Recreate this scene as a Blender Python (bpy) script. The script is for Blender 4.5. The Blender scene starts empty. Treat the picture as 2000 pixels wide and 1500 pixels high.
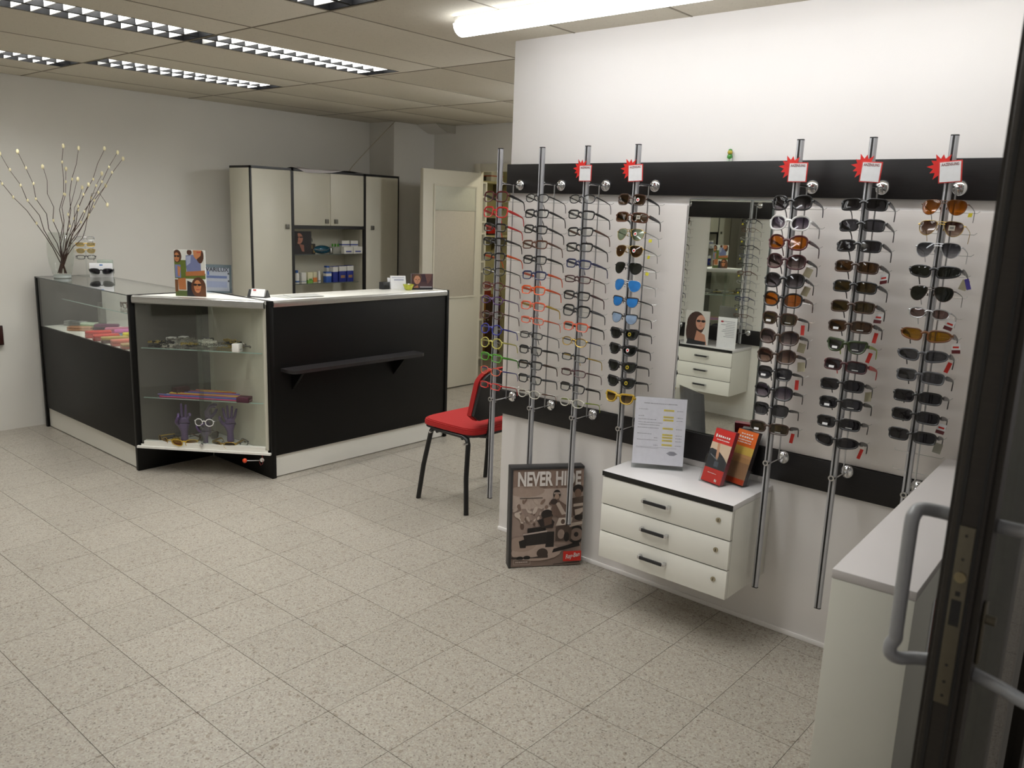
import bpy, bmesh, math, random
from mathutils import Vector, Matrix

random.seed(7)
S = bpy.context.scene
COL = S.collection
PI = math.pi
R = math.radians

# ------------------------------------------------------------------ camera
YAW, PITCH, ROLL = R(40.5367), R(11.6606), R(2.1170)
fwd = Vector((math.cos(YAW) * math.cos(PITCH), math.sin(YAW) * math.cos(PITCH), -math.sin(PITCH)))
rgt = Vector((math.sin(YAW), -math.cos(YAW), 0))
up = rgt.cross(fwd)
r2 = rgt * math.cos(ROLL) + up * math.sin(ROLL)
u2 = -rgt * math.sin(ROLL) + up * math.cos(ROLL)
cam_data = bpy.data.cameras.new('camera')
cam_data.sensor_width = 36
cam_data.lens = 36 * 1611.4 / 2000
cam_data.clip_start = 0.05
cam_data.dof.use_dof = True
cam_data.dof.focus_distance = 3.9
cam_data.dof.aperture_fstop = 5.0
cam = bpy.data.objects.new('camera', cam_data)
COL.objects.link(cam)
mw = Matrix.Identity(4)
for i, v in enumerate((r2, u2, -fwd)):
    for j in range(3):
        mw[j][i] = v[j]
mw[2][3] = 1.63
cam.matrix_world = mw
S.camera = cam

# ------------------------------------------------------------------ world (evening street outside the door)
world = bpy.data.worlds.new('evening')
S.world = world
world.use_nodes = True
bg = world.node_tree.nodes['Background']
bg.inputs[0].default_value = (0.55, 0.52, 0.50, 1)
bg.inputs[1].default_value = 0.34

S.view_settings.view_transform = 'Standard'
S.view_settings.look = 'None'
S.view_settings.gamma = 1
S.view_settings.use_curve_mapping = False
S.view_settings.exposure = 0.36
S.cycles.max_bounces = 10
S.cycles.diffuse_bounces = 4
S.cycles.glossy_bounces = 6
S.cycles.transmission_bounces = 6
S.cycles.transparent_max_bounces = 24
S.cycles.caustics_reflective = False
S.cycles.caustics_refractive = False
S.cycles.sample_clamp_indirect = 6

LAMP_W = 17.6      # watts of each louvred ceiling luminaire
LAMP_COL = (0.985, 0.985, 0.955)
BAT_W, BAT_FILL, BAT_H = 10.6, 12.0, 62.0    # radiance of the opal battens

# ------------------------------------------------------------------ materials
def lin(h):
    h = h.lstrip('#')
    out = []
    for i in (0, 2, 4):
        c = int(h[i:i + 2], 16) / 255
        out.append(c / 12.92 if c <= 0.04045 else ((c + 0.055) / 1.055) ** 2.4)
    return (*out, 1)

MATS = {}
def mat(name, col, rough=0.5, metal=0.0, spec=0.5, grain=None, bump=0.0, coat=0.0, alpha=None):
    """Principled material; grain = (scale, amount[, stretch xyz]) adds procedural colour variation."""
    if name in MATS:
        return MATS[name]
    m = bpy.data.materials.new(name)
    m.use_nodes = True
    nt = m.node_tree
    b = nt.nodes['Principled BSDF']
    c = lin(col) if isinstance(col, str) else (*col, 1)
    b.inputs['Base Color'].default_value = c
    b.inputs['Roughness'].default_value = rough
    b.inputs['Metallic'].default_value = metal
    b.inputs['Specular IOR Level'].default_value = spec
    b.inputs['Coat Weight'].default_value = coat
    if grain is None:
        grain = (60.0, 0.03)
    tc = nt.nodes.new('ShaderNodeTexCoord')
    mp = nt.nodes.new('ShaderNodeMapping')
    mp.inputs['Scale'].default_value = grain[2] if len(grain) > 2 else (1, 1, 1)
    nz = nt.nodes.new('ShaderNodeTexNoise')
    nz.inputs['Scale'].default_value = grain[0]
    nz.inputs['Detail'].default_value = 3
    rp = nt.nodes.new('ShaderNodeValToRGB')
    a = grain[1]
    rp.color_ramp.elements[0].position = 0.3
    rp.color_ramp.elements[1].position = 0.7
    rp.color_ramp.elements[0].color = (c[0] * (1 - a), c[1] * (1 - a), c[2] * (1 - a), 1)
    rp.color_ramp.elements[1].color = (min(1, c[0] * (1 + a)), min(1, c[1] * (1 + a)), min(1, c[2] * (1 + a)), 1)
    nt.links.new(tc.outputs['Object'], mp.inputs['Vector'])
    nt.links.new(mp.outputs['Vector'], nz.inputs['Vector'])
    nt.links.new(nz.outputs['Fac'], rp.inputs['Fac'])
    nt.links.new(rp.outputs['Color'], b.inputs['Base Color'])
    if bump:
        bp = nt.nodes.new('ShaderNodeBump')
        bp.inputs['Strength'].default_value = bump
        bp.inputs['Distance'].default_value = 0.002
        nt.links.new(nz.outputs['Fac'], bp.inputs['Height'])
        nt.links.new(bp.outputs['Normal'], b.inputs['Normal'])
    MATS[name] = m
    return m

def glass(name, tint=(0.97, 0.985, 0.975), ior=1.45, gloss=1.0, rough=0.0, grad=None):
    """Thin clear sheet: fresnel mix of a tinted see-through and a sharp reflection; grad = (z0, z1, low tint)."""
    if name in MATS:
        return MATS[name]
    m = bpy.data.materials.new(name)
    m.use_nodes = True
    nt = m.node_tree
    nt.nodes.clear()
    out = nt.nodes.new('ShaderNodeOutputMaterial')
    tr = nt.nodes.new('ShaderNodeBsdfTransparent')
    tr.inputs[0].default_value = (*tint, 1)
    gl = nt.nodes.new('ShaderNodeBsdfGlossy')
    gl.inputs['Roughness'].default_value = rough
    gl.inputs['Color'].default_value = (gloss, gloss, gloss, 1)
    lw = nt.nodes.new('ShaderNodeLayerWeight')
    lw.inputs['Blend'].default_value = 0.5
    pw = nt.nodes.new('ShaderNodeMath'); pw.operation = 'POWER'; pw.inputs[1].default_value = 5
    f0 = ((ior - 1) / (ior + 1)) ** 2
    fr = nt.nodes.new('ShaderNodeMath'); fr.operation = 'MULTIPLY_ADD'
    fr.inputs[1].default_value = 1 - f0
    fr.inputs[2].default_value = f0
    nt.links.new(lw.outputs['Facing'], pw.inputs[0])
    nt.links.new(pw.outputs[0], fr.inputs[0])
    mx = nt.nodes.new('ShaderNodeMixShader')
    if grad:
        tc = nt.nodes.new('ShaderNodeTexCoord')
        sp = nt.nodes.new('ShaderNodeSeparateXYZ')
        mr = nt.nodes.new('ShaderNodeMapRange')
        mr.inputs['From Min'].default_value = grad[0]
        mr.inputs['From Max'].default_value = grad[1]
        rp = nt.nodes.new('ShaderNodeValToRGB')
        rp.color_ramp.elements[0].color = (*grad[2], 1)
        rp.color_ramp.elements[1].color = (*tint, 1)
        nt.links.new(tc.outputs['Object'], sp.inputs[0])
        nt.links.new(sp.outputs['Z'], mr.inputs['Value'])
        nt.links.new(mr.outputs[0], rp.inputs[0])
        nt.links.new(rp.outputs[0], tr.inputs[0])
    nt.links.new(fr.outputs[0], mx.inputs[0])
    nt.links.new(tr.outputs[0], mx.inputs[1])
    nt.links.new(gl.outputs[0], mx.inputs[2])
    nt.links.new(mx.outputs[0], out.inputs[0])
    MATS[name] = m
    return m

def emit(name, col, strength):
    if name in MATS:
        return MATS[name]
    m = bpy.data.materials.new(name)
    m.use_nodes = True
    nt = m.node_tree
    nt.nodes.clear()
    out = nt.nodes.new('ShaderNodeOutputMaterial')
    e = nt.nodes.new('ShaderNodeEmission')
    e.inputs[0].default_value = (*col, 1)
    e.inputs[1].default_value = strength
    nt.links.new(e.outputs[0], out.inputs[0])
    MATS[name] = m
    return m

def terrazzo():
    m = bpy.data.materials.new('terrazzo')
    m.use_nodes = True
    nt = m.node_tree
    b = nt.nodes['Principled BSDF']
    geo = nt.nodes.new('ShaderNodeNewGeometry')
    oi = nt.nodes.new('ShaderNodeObjectInfo')
    def vor(scale, stops, feature='F1'):
        v = nt.nodes.new('ShaderNodeTexVoronoi')
        v.inputs['Scale'].default_value = scale
        v.feature = feature
        nt.links.new(geo.outputs['Position'], v.inputs['Vector'])
        sep = nt.nodes.new('ShaderNodeSeparateColor')
        nt.links.new(v.outputs['Color'], sep.inputs[0])
        rp = nt.nodes.new('ShaderNodeValToRGB')
        rp.color_ramp.interpolation = 'CONSTANT'
        els = rp.color_ramp.elements
        els[0].position, els[0].color = stops[0]
        els[1].position, els[1].color = stops[1]
        for p, c in stops[2:]:
            e = els.new(p)
            e.color = c
        nt.links.new(sep.outputs[0], rp.inputs[0])
        return rp
    a = vor(210, [(0.0, lin('#a09a8f')), (0.30, lin('#989187')), (0.52, lin('#a8a398')), (0.74, lin('#9a9286')), (0.90, lin('#857d73')), (0.965, lin('#736c62'))])
    c = vor(85, [(0.0, (1, 1, 1, 1)), (0.86, (0.93, 0.91, 0.89, 1)), (0.93, (1.0, 0.98, 0.96, 1)), (0.982, (0.74, 0.70, 0.66, 1))])
    nz = nt.nodes.new('ShaderNodeTexNoise')
    nz.inputs['Scale'].default_value = 1.3
    nt.links.new(geo.outputs['Position'], nz.inputs['Vector'])
    mr = nt.nodes.new('ShaderNodeMapRange')
    mr.inputs['To Min'].default_value = 0.93
    mr.inputs['To Max'].default_value = 1.05
    nt.links.new(nz.outputs['Fac'], mr.inputs['Value'])
    mr2 = nt.nodes.new('ShaderNodeMapRange')
    mr2.inputs['To Min'].default_value = 0.96
    mr2.inputs['To Max'].default_value = 1.03
    nt.links.new(oi.outputs['Random'], mr2.inputs['Value'])
    mul = nt.nodes.new('ShaderNodeMath'); mul.operation = 'MULTIPLY'
    nt.links.new(mr.outputs[0], mul.inputs[0]); nt.links.new(mr2.outputs[0], mul.inputs[1])
    m1 = nt.nodes.new('ShaderNodeMix'); m1.data_type = 'RGBA'; m1.blend_type = 'MULTIPLY'; m1.inputs[0].default_value = 1
    nt.links.new(a.outputs[0], m1.inputs[6]); nt.links.new(c.outputs[0], m1.inputs[7])
    m2 = nt.nodes.new('ShaderNodeVectorMath'); m2.operation = 'SCALE'
    nt.links.new(m1.outputs[2], m2.inputs[0]); nt.links.new(mul.outputs[0], m2.inputs['Scale'])
    nt.links.new(m2.outputs[0], b.inputs['Base Color'])
    b.inputs['Roughness'].default_value = 0.32
    b.inputs['Specular IOR Level'].default_value = 0.35
    MATS['terrazzo'] = m
    return m

def ceiling_mat():
    m = mat('mineral_panel', '#d2cbbb', 0.9, grain=(35, 0.02))
    nt = m.node_tree
    b = nt.nodes['Principled BSDF']
    src = b.inputs['Base Color'].links[0].from_socket
    geo = nt.nodes.new('ShaderNodeNewGeometry')
    v = nt.nodes.new('ShaderNodeTexVoronoi')
    v.inputs['Scale'].default_value = 55
    nt.links.new(geo.outputs['Position'], v.inputs['Vector'])
    rp = nt.nodes.new('ShaderNodeValToRGB')
    rp.color_ramp.elements[0].position = 0.10
    rp.color_ramp.elements[0].color = (0.72, 0.70, 0.68, 1)
    rp.color_ramp.elements[1].position = 0.16
    nt.links.new(v.outputs['Distance'], rp.inputs[0])
    mx = nt.nodes.new('ShaderNodeMix'); mx.data_type = 'RGBA'; mx.blend_type = 'MULTIPLY'; mx.inputs[0].default_value = 1
    nt.links.new(src, mx.inputs[6]); nt.links.new(rp.outputs[0], mx.inputs[7])
    nt.links.new(mx.outputs[2], b.inputs['Base Color'])
    return m

WALL = mat('wall_paint', '#dedbd4', 0.85, grain=(3.0, 0.015), bump=0.05)
WALLD = mat('display_wall_paint', '#e6e2e0', 0.8, grain=(3.0, 0.012))
PANELW = mat('display_panel', '#e2dcd8', 0.45, grain=(4.0, 0.012))
WENGE = mat('wenge_laminate', '#0a0908', 0.40, spec=0.22, grain=(14, 0.28, (1, 1, 14)))
WENGE_Y = mat('wenge_laminate_long', '#151213', 0.42, spec=0.4, grain=(12, 0.25, (1, 1, 18)))
BLACK = mat('black_edge', '#141313', 0.4)
LAMW = mat('white_laminate', '#e2e0d8', 0.35, grain=(5, 0.01))
LAMB = mat('cream_laminate', '#cfcbbb', 0.4, grain=(5, 0.012))
ALU = mat('brushed_aluminium', '#c9c9c7', 0.3, 1.0, grain=(40, 0.05, (1, 1, 12)))
CHROME = mat('chrome', '#d6d6d8', 0.12, 1.0, grain=(10, 0.01))
CHROME_D = mat('satin_chrome', '#bcbcbe', 0.28, 1.0, grain=(20, 0.03))
WHITEP = mat('white_plastic', '#e8e6e0', 0.4)
PAPER = mat('paper', '#e6e6e8', 0.7)
RED_FAB = mat('red_fabric', '#a11a18', 0.9, grain=(400, 0.12), bump=0.3)
BLK_MET = mat('black_powdercoat', '#151515', 0.38, grain=(80, 0.1))
BLK_PL = mat('black_plastic', '#232325', 0.45, grain=(120, 0.08))
GLASS = glass('showcase_glass')
GLASS_EDGE = mat('glass_edge', '#9fb8b0', 0.2)
ACRYL = glass('clear_acrylic', (0.96, 0.97, 0.97), 1.4)
MIRROR = mat('mirror_silver', '#e9ece6', 0.0, 1.0, grain=(1, 0.0))
DARKALU = mat('bronze_aluminium', '#3a3632', 0.45, 0.6, grain=(30, 0.08, (1, 1, 10)))
STEEL = mat('steel', '#8a857a', 0.4, 0.9)
TERR = terrazzo()
CEILM = ceiling_mat()
GROUT = mat('grout', '#77705f', 0.9)

# ------------------------------------------------------------------ mesh helpers
class MB:
    """collects shapes into one mesh"""
    def __init__(s):
        s.v, s.f, s.mi = [], [], []
    def add(s, vs, fs, mi=0):
        o = len(s.v)
        s.v += [tuple(p) for p in vs]
        for f in fs:
            s.f.append(tuple(i + o for i in f)); s.mi.append(mi)
        return s
    def box(s, x0, x1, y0, y1, z0, z1, mi=0, bev=0.0):
        if bev <= 0:
            vs = [(x0, y0, z0), (x1, y0, z0), (x1, y1, z0), (x0, y1, z0), (x0, y0, z1), (x1, y0, z1), (x1, y1, z1), (x0, y1, z1)]
            fs = [(0, 3, 2, 1), (4, 5, 6, 7), (0, 1, 5, 4), (1, 2, 6, 5), (2, 3, 7, 6), (3, 0, 4, 7)]
            return s.add(vs, fs, mi)
        bm = bmesh.new()
        bmesh.ops.create_cube(bm, size=1)
        bmesh.ops.scale(bm, vec=(x1 - x0, y1 - y0, z1 - z0), verts=bm.verts)
        bmesh.ops.translate(bm, vec=((x0 + x1) / 2, (y0 + y1) / 2, (z0 + z1) / 2), verts=bm.verts)
        bmesh.ops.bevel(bm, geom=bm.edges[:], offset=bev, segments=2, profile=0.5, affect='EDGES')
        bm.verts.index_update()
        s.add([v.co[:] for v in bm.verts], [[v.index for v in f.verts] for f in bm.faces], mi)
        bm.free()
        return s
    def frame(s, p0, p1):
        d = (Vector(p1) - Vector(p0)).normalized()
        a = Vector((0, 0, 1)) if abs(d.z) < 0.9 else Vector((1, 0, 0))
        u = d.cross(a).normalized(); w = d.cross(u).normalized()
        return d, u, w
    def cyl(s, p0, p1, r0, r1=None, n=16, mi=0, caps=True):
        r1 = r0 if r1 is None else r1
        p0, p1 = Vector(p0), Vector(p1)
        d, u, w = s.frame(p0, p1)
        vs = []
        for p, r in ((p0, r0), (p1, r1)):
            for i in range(n):
                a = 2 * PI * i / n
                vs.append(p + u * math.cos(a) * r + w * math.sin(a) * r)
        fs = [(i, i + n, (i + 1) % n + n, (i + 1) % n) for i in range(n)]
        if caps:
            fs += [tuple(range(n)), tuple(range(2 * n - 1, n - 1, -1))]
        return s.add(vs, fs, mi)
    def tube(s, pts, r, n=10, mi=0, ry=None, closed=False):
        pts = [Vector(p) for p in pts]
        k = len(pts)
        rs = r if isinstance(r, (list, tuple)) else [r] * k
        vs = []
        prev = None
        for i, p in enumerate(pts):
            if closed:
                t = (pts[(i + 1) % k] - pts[i - 1]).normalized()
            else:
                t = (pts[min(i + 1, k - 1)] - pts[max(i - 1, 0)]).normalized()
            if prev is None:
                a = Vector((0, 0, 1)) if abs(t.z) < 0.9 else Vector((1, 0, 0))
                u = t.cross(a).normalized()
            else:
                u = (prev - t * prev.dot(t)).normalized()
            prev = u
            w = t.cross(u)
            q = 1 if ry is None else ry
            for j in range(n):
                a = 2 * PI * j / n
                vs.append(p + u * math.cos(a) * rs[i] + w * math.sin(a) * rs[i] * q)
        fs = []
        rng = k if closed else k - 1
        for i in range(rng):
            i2 = (i + 1) % k
            for j in range(n):
                fs.append((i * n + j, i * n + (j + 1) % n, i2 * n + (j + 1) % n, i2 * n + j))
        if not closed:
            fs += [tuple(range(n - 1, -1, -1)), tuple((k - 1) * n + j for j in range(n))]
        return s.add(vs, fs, mi)
    def lathe(s, prof, n=24, c=(0, 0, 0), mi=0):
        vs, fs = [], []
        for r, z in prof:
            for i in range(n):
                a = 2 * PI * i / n
                vs.append((c[0] + r * math.cos(a), c[1] + r * math.sin(a), c[2] + z))
        for k in range(len(prof) - 1):
            for i in range(n):
                fs.append((k * n + i, k * n + (i + 1) % n, (k + 1) * n + (i + 1) % n, (k + 1) * n + i))
        fs.append(tuple(range(n - 1, -1, -1)))
        fs.append(tuple((len(prof) - 1) * n + i for i in range(n)))
        return s.add(vs, fs, mi)
    def prism(s, poly, d0, d1, axis='z', mi=0):
        """extrude a 2-D polygon: axis z -> (x,y), axis x -> (y,z), axis y -> (x,z)"""
        n = len(poly)
        def P(a, b, d):
            return {'z': (a, b, d), 'x': (d, a, b), 'y': (a, d, b)}[axis]
        vs = [P(a, b, d0) for a, b in poly] + [P(a, b, d1) for a, b in poly]
        fs = [tuple(range(n - 1, -1, -1)), tuple(range(n, 2 * n))]
        fs += [(i, (i + 1) % n, (i + 1) % n + n, i + n) for i in range(n)]
        return s.add(vs, fs, mi)
    def sphere(s, c, r, n=10, m=6, mi=0, sc=(1, 1, 1)):
        vs = [(c[0], c[1], c[2] - r * sc[2])]
        for k in range(1, m):
            t = PI * k / m
            for i in range(n):
                a = 2 * PI * i / n
                vs.append((c[0] + r * sc[0] * math.sin(t) * math.cos(a), c[1] + r * sc[1] * math.sin(t) * math.sin(a), c[2] - r * sc[2] * math.cos(t)))
        vs.append((c[0], c[1], c[2] + r * sc[2]))
        fs = [(0, 1 + (i + 1) % n, 1 + i) for i in range(n)]
        for k in range(m - 2):
            for i in range(n):
                fs.append((1 + k * n + i, 1 + k * n + (i + 1) % n, 1 + (k + 1) * n + (i + 1) % n, 1 + (k + 1) * n + i))
        L = len(vs) - 1
        fs += [(L, 1 + (m - 2) * n + i, 1 + (m - 2) * n + (i + 1) % n) for i in range(n)]
        return s.add(vs, fs, mi)
    def mesh(s, name, fix=True):
        me = bpy.data.meshes.new(name)
        me.from_pydata(s.v, [], s.f)
        me.polygons.foreach_set('material_index', s.mi)
        me.polygons.foreach_set('use_smooth', [True] * len(s.f))
        me.validate()
        if fix:
            bm = bmesh.new(); bm.from_mesh(me)
            bmesh.ops.recalc_face_normals(bm, faces=bm.faces)
            bm.to_mesh(me); bm.free()
        me.set_sharp_from_angle(angle=R(35))
        return me

def obj(name, me, m=None, parent=None, loc=(0, 0, 0), rot=(0, 0, 0)):
    if isinstance(me, MB):
        me = me.mesh(name)
    o = bpy.data.objects.new(name, me)
    COL.objects.link(o)
    o.location = loc
    o.rotation_euler = rot
    if parent is not None:
        o.parent = parent
    ms = m if isinstance(m, (list, tuple)) else [m]
    if me.materials:
        if m is not None:      # shared mesh: material on the object
            for i, q in enumerate(ms):
                o.material_slots[i].link = 'OBJECT'
                o.material_slots[i].material = q
    else:
        for q in ms:
            me.materials.append(q)
    return o

def tag(o, label, cat, group=None, kind=None):
    o['label'] = label
    o['category'] = cat
    if group:
        o['group'] = group
    if kind:
        o['kind'] = kind
    return o

def thing(name, label, cat, loc=(0, 0, 0), rz=0.0, group=None, rot=None):
    o = bpy.data.objects.new(name, None)
    o.empty_display_size = 0.05
    COL.objects.link(o)
    o.location = loc
    o.rotation_euler = rot if rot else (0, 0, rz)
    return tag(o, label, cat, group)

def structure(o, label=None):
    o['kind'] = 'structure'
    if label:
        o['label'] = label
    return o

def text_mesh(txt, size, bold=0.0, shear=0.0, depth=0.0006, sx=1.0):
    cu = bpy.data.curves.new('lettering', 'FONT')
    cu.body = txt
    cu.size = size
    cu.offset = bold
    cu.shear = shear
    cu.extrude = depth
    cu.resolution_u = 3
    cu.align_x = 'CENTER'
    cu.align_y = 'CENTER'
    t = bpy.data.objects.new('lettering', cu)
    COL.objects.link(t)
    dg = bpy.context.evaluated_depsgraph_get()
    me = bpy.data.meshes.new_from_object(t.evaluated_get(dg))
    bpy.data.objects.remove(t)
    for v in me.vertices:
        v.co.x *= sx
    me.name = 'lettering'
    me.materials.clear()
    return me

# text / prints stand on a face that looks toward local -x (width along -y to the right, height z)
FACE_X = Matrix(((0, 0, -1, 0), (-1, 0, 0, 0), (0, 1, 0, 0), (0, 0, 0, 1)))
def face_text(txt, size, m, parent, loc, name='lettering', **kw):
    me = text_mesh(txt, size, **kw)
    me.transform(FACE_X)
    return obj(name, me, m, parent, loc)

def ellipse(cx, cy, rx, ry, n=18, rot=0.0):
    c, s_ = math.cos(rot), math.sin(rot)
    out = []
    for i in range(n):
        a = 2 * PI * i / n
        x, y = rx * math.cos(a), ry * math.sin(a)
        out.append((cx + x * c - y * s_, cy + x * s_ + y * c))
    return out

def rect(x0, y0, x1, y1):
    return [(x0, y0), (x1, y0), (x1, y1), (x0, y1)]

def picture(parent, w, h, shapes, x=0.0, zbase=0.0, name='printed_picture', y0=0.0):
    """flat print on a face toward -x: shapes = [(polygon in 0..1 picture coords, colour)], later ones on top"""
    mb = MB(); mats = []; idx = {}
    for k, (poly, col) in enumerate(shapes):
        if col not in idx:
            idx[col] = len(mats); mats.append(mat('print_' + col.strip('#'), col, 0.5))
        d = x - 0.0001 * (k + 1)
        pts = [(d, y0 + w / 2 - min(max(a, 0), 1) * w, zbase + min(max(b, 0), 1) * h) for a, b in poly]
        mb.add(pts, [tuple(range(len(pts)))], idx[col])
    me = mb.mesh(name, fix=False)
    return obj(name, me, mats, parent)

def shades(cx, cy, w, h, col):
    """printed pair of glasses: two lenses and a bridge"""
    return [(ellipse(cx - w * 0.27, cy, w * 0.24, h / 2), col), (ellipse(cx + w * 0.27, cy, w * 0.24, h / 2), col), (rect(cx - w * 0.5, cy + h * 0.12, cx + w * 0.5, cy + h * 0.3), col)]

def copy_tree(o, parent=None):
    c = o.copy(); COL.objects.link(c)
    if parent is not None:
        c.parent = parent
    for ch in o.children:
        copy_tree(ch, c)
    return c

# ================================================================== THE ROOM
XD = 3.09          # display wall face
YB = 6.37          # back wall face
XF = 5.75          # far wall face
XO = -0.29         # opposite wall face
CZ = 2.42          # ceiling

def project(p):
    q = Vector(p) - cam.location
    x, y, z = q.dot(r2), q.dot(u2), q.dot(fwd)
    if z <= 0.05:
        return None
    return 1000 + 1611.4 * x / z, 750 - 1611.4 * y / z

floor = structure(obj('floor', MB().box(XO - 0.1, 7.6, -1.2, 6.75, -0.12, -0.004), GROUT), 'speckled beige terrazzo tile floor with thin grey joints')
tile_me = MB().box(-0.1487, 0.1487, -0.14938, 0.14938, -0.004, 0.0).mesh('floor_tile')
tile_me.materials.append(TERR)
cand = []
for i in range(-7, 21):
    for j in range(-9, 16):
        x, y = 1.49 + 0.15 + 0.2995 * i, 2.02 + 0.15 + 0.3005 * j
        if x < XO - 0.1 or x > 7.5 or y > 6.7 or y < -1.05:
            continue
        p = project((x, y, 0))
        vis = p is not None and -120 < p[0] < 2120 and 0 < p[1] < 1640 and y > 0.1 and not (x > XD and y < 2.5)
        cand.append((0 if vis else 1, math.hypot(x, y), x, y))
cand.sort()
rest = MB()
for k, (nv, dist, x, y) in enumerate(cand):
    if nv == 0 and k < 290:
        obj('floor_tile', tile_me, None, floor, (x, y, 0))
    else:
        rest.box(x - 0.1488, x + 0.1488, y - 0.14938, y + 0.14938, -0.004, 0)
o = obj('floor_tile_field', rest, TERR, floor)
o['kind'] = 'stuff'

structure(obj('wall_back', MB().box(XO - 0.1, 5.85, YB, YB + 0.1, 0, CZ + 0.12), WALL), 'plain off-white wall behind the counter and cabinets')
structure(obj('wall_right', MB().box(XD, XD + 0.12, 0.2, 2.70, 0, CZ + 0.12, bev=0.003), WALLD), 'white partition wall carrying the glasses display')
structure(obj('wall_left', MB().box(XO - 0.1, XO, 0.2, YB, 0, CZ + 0.12), WALL), 'white wall facing the glasses display')
fw = MB()
fw.box(XF, XF + 0.04, 5.40, YB, 0, CZ + 0.12)
fw.box(XF, XF + 0.04, 0.2, 4.56, 0, CZ + 0.12)
fw.box(XF, XF + 0.04, 4.56, 5.40, 2.0, CZ + 0.12)
structure(obj('wall_far', fw, WALL), 'off-white wall with the doorway to the storeroom')
fr = MB()
fr.box(XO - 0.1, XF, 0.2, 0.3, 2.2, CZ + 0.12)
fr.box(XO - 0.1, XO + 0.02, 0.2, 0.3, 0, 2.2)
fr.box(2.62, XF, 0.2, 0.3, 0, 2.2)
structure(obj('wall_front', fr, WALL), 'entrance wall around the glazed shop door')
structure(obj('wall_pier', MB().box(5.24, XF, 6.02, YB, 0, CZ + 0.02), WALL), 'off-white pier in the corner beside the cabinets')
structure(obj('baseboard_right', MB().box(XD - 0.008, XD, 0.2, 2.70, 0.0, 0.02, bev=0.002), WALLD))

# ceiling: slab with mineral panels hung below it, cut out where the luminaires sit
ceil = structure(obj('ceiling', MB().box(XO - 0.1, 5.85, 0.2, YB + 0.1, CZ + 0.1, CZ + 0.2), mat('ceiling_void', '#1c1a17', 0.9)), 'grey suspended ceiling of speckled mineral panels')
LUM = [(2.25, 3.42, 5.085, 5.385), (1.05, 2.23, 5.395, 5.685), (2.25, 3.40, 3.865, 4.155),
       (1.05, 2.23, 2.665, 2.965), (1.05, 2.23, 3.865, 4.155), (1.05, 2.23, 1.465, 1.765)]
gx = [XO, 1.04, 2.24, 3.435, 4.64, XF]
gy = [0.3, 0.555, 1.155, 1.775, 2.355, 2.975, 3.555, 4.16, 4.775, 5.39, 6.0, YB]
for i in range(len(gx) - 1):
    for j in range(len(gy) - 1):
        x0, x1, y0, y1 = gx[i] + 0.0045, gx[i + 1] - 0.0045, gy[j] + 0.0035, gy[j + 1] - 0.0035
        pieces = [(x0, x1, y0, y1)]
        for (a, b, c, d) in LUM:
            new = []
            for (p, q, r_, s_) in pieces:
                if b <= p or a >= q or d <= r_ or c >= s_:
                    new.append((p, q, r_, s_)); continue
                if c > r_ + 0.02: new.append((p, q, r_, c - 0.002))
                if d < s_ - 0.02: new.append((p, q, d + 0.002, s_))
                if a > p + 0.02: new.append((p, a - 0.002, max(r_, c), min(s_, d)))
                if b < q - 0.02: new.append((b + 0.002, q, max(r_, c), min(s_, d)))
            pieces = new
        for (p, q, r_, s_) in pieces:
            if q - p < 0.01 or s_ - r_ < 0.01: continue
            w, h = (q - p) / 2, (s_ - r_) / 2
            if (p + q) / 2 > XD and (r_ + s_) / 2 < 0.3: continue
            obj('ceiling_panel', MB().box(-w, w, -h, h, 0, 0.015, bev=0.0025), CEILM, ceil, ((p + q) / 2, (r_ + s_) / 2, CZ))

TEE = mat('ceiling_tee', '#8c8474', 0.8)
for x in gx[1:-1]:
    obj('grid_bar', MB().box(-0.004, 0.004, 0.3, YB, -0.0015, 0.002), TEE, ceil, (x, 0, CZ))
for y in gy[1:-1]:
    obj('grid_bar', MB().box(XO, XF if y > 2.75 else XD, -0.004, 0.004, -0.0015, 0.002), TEE, ceil, (0, y, CZ))

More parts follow.
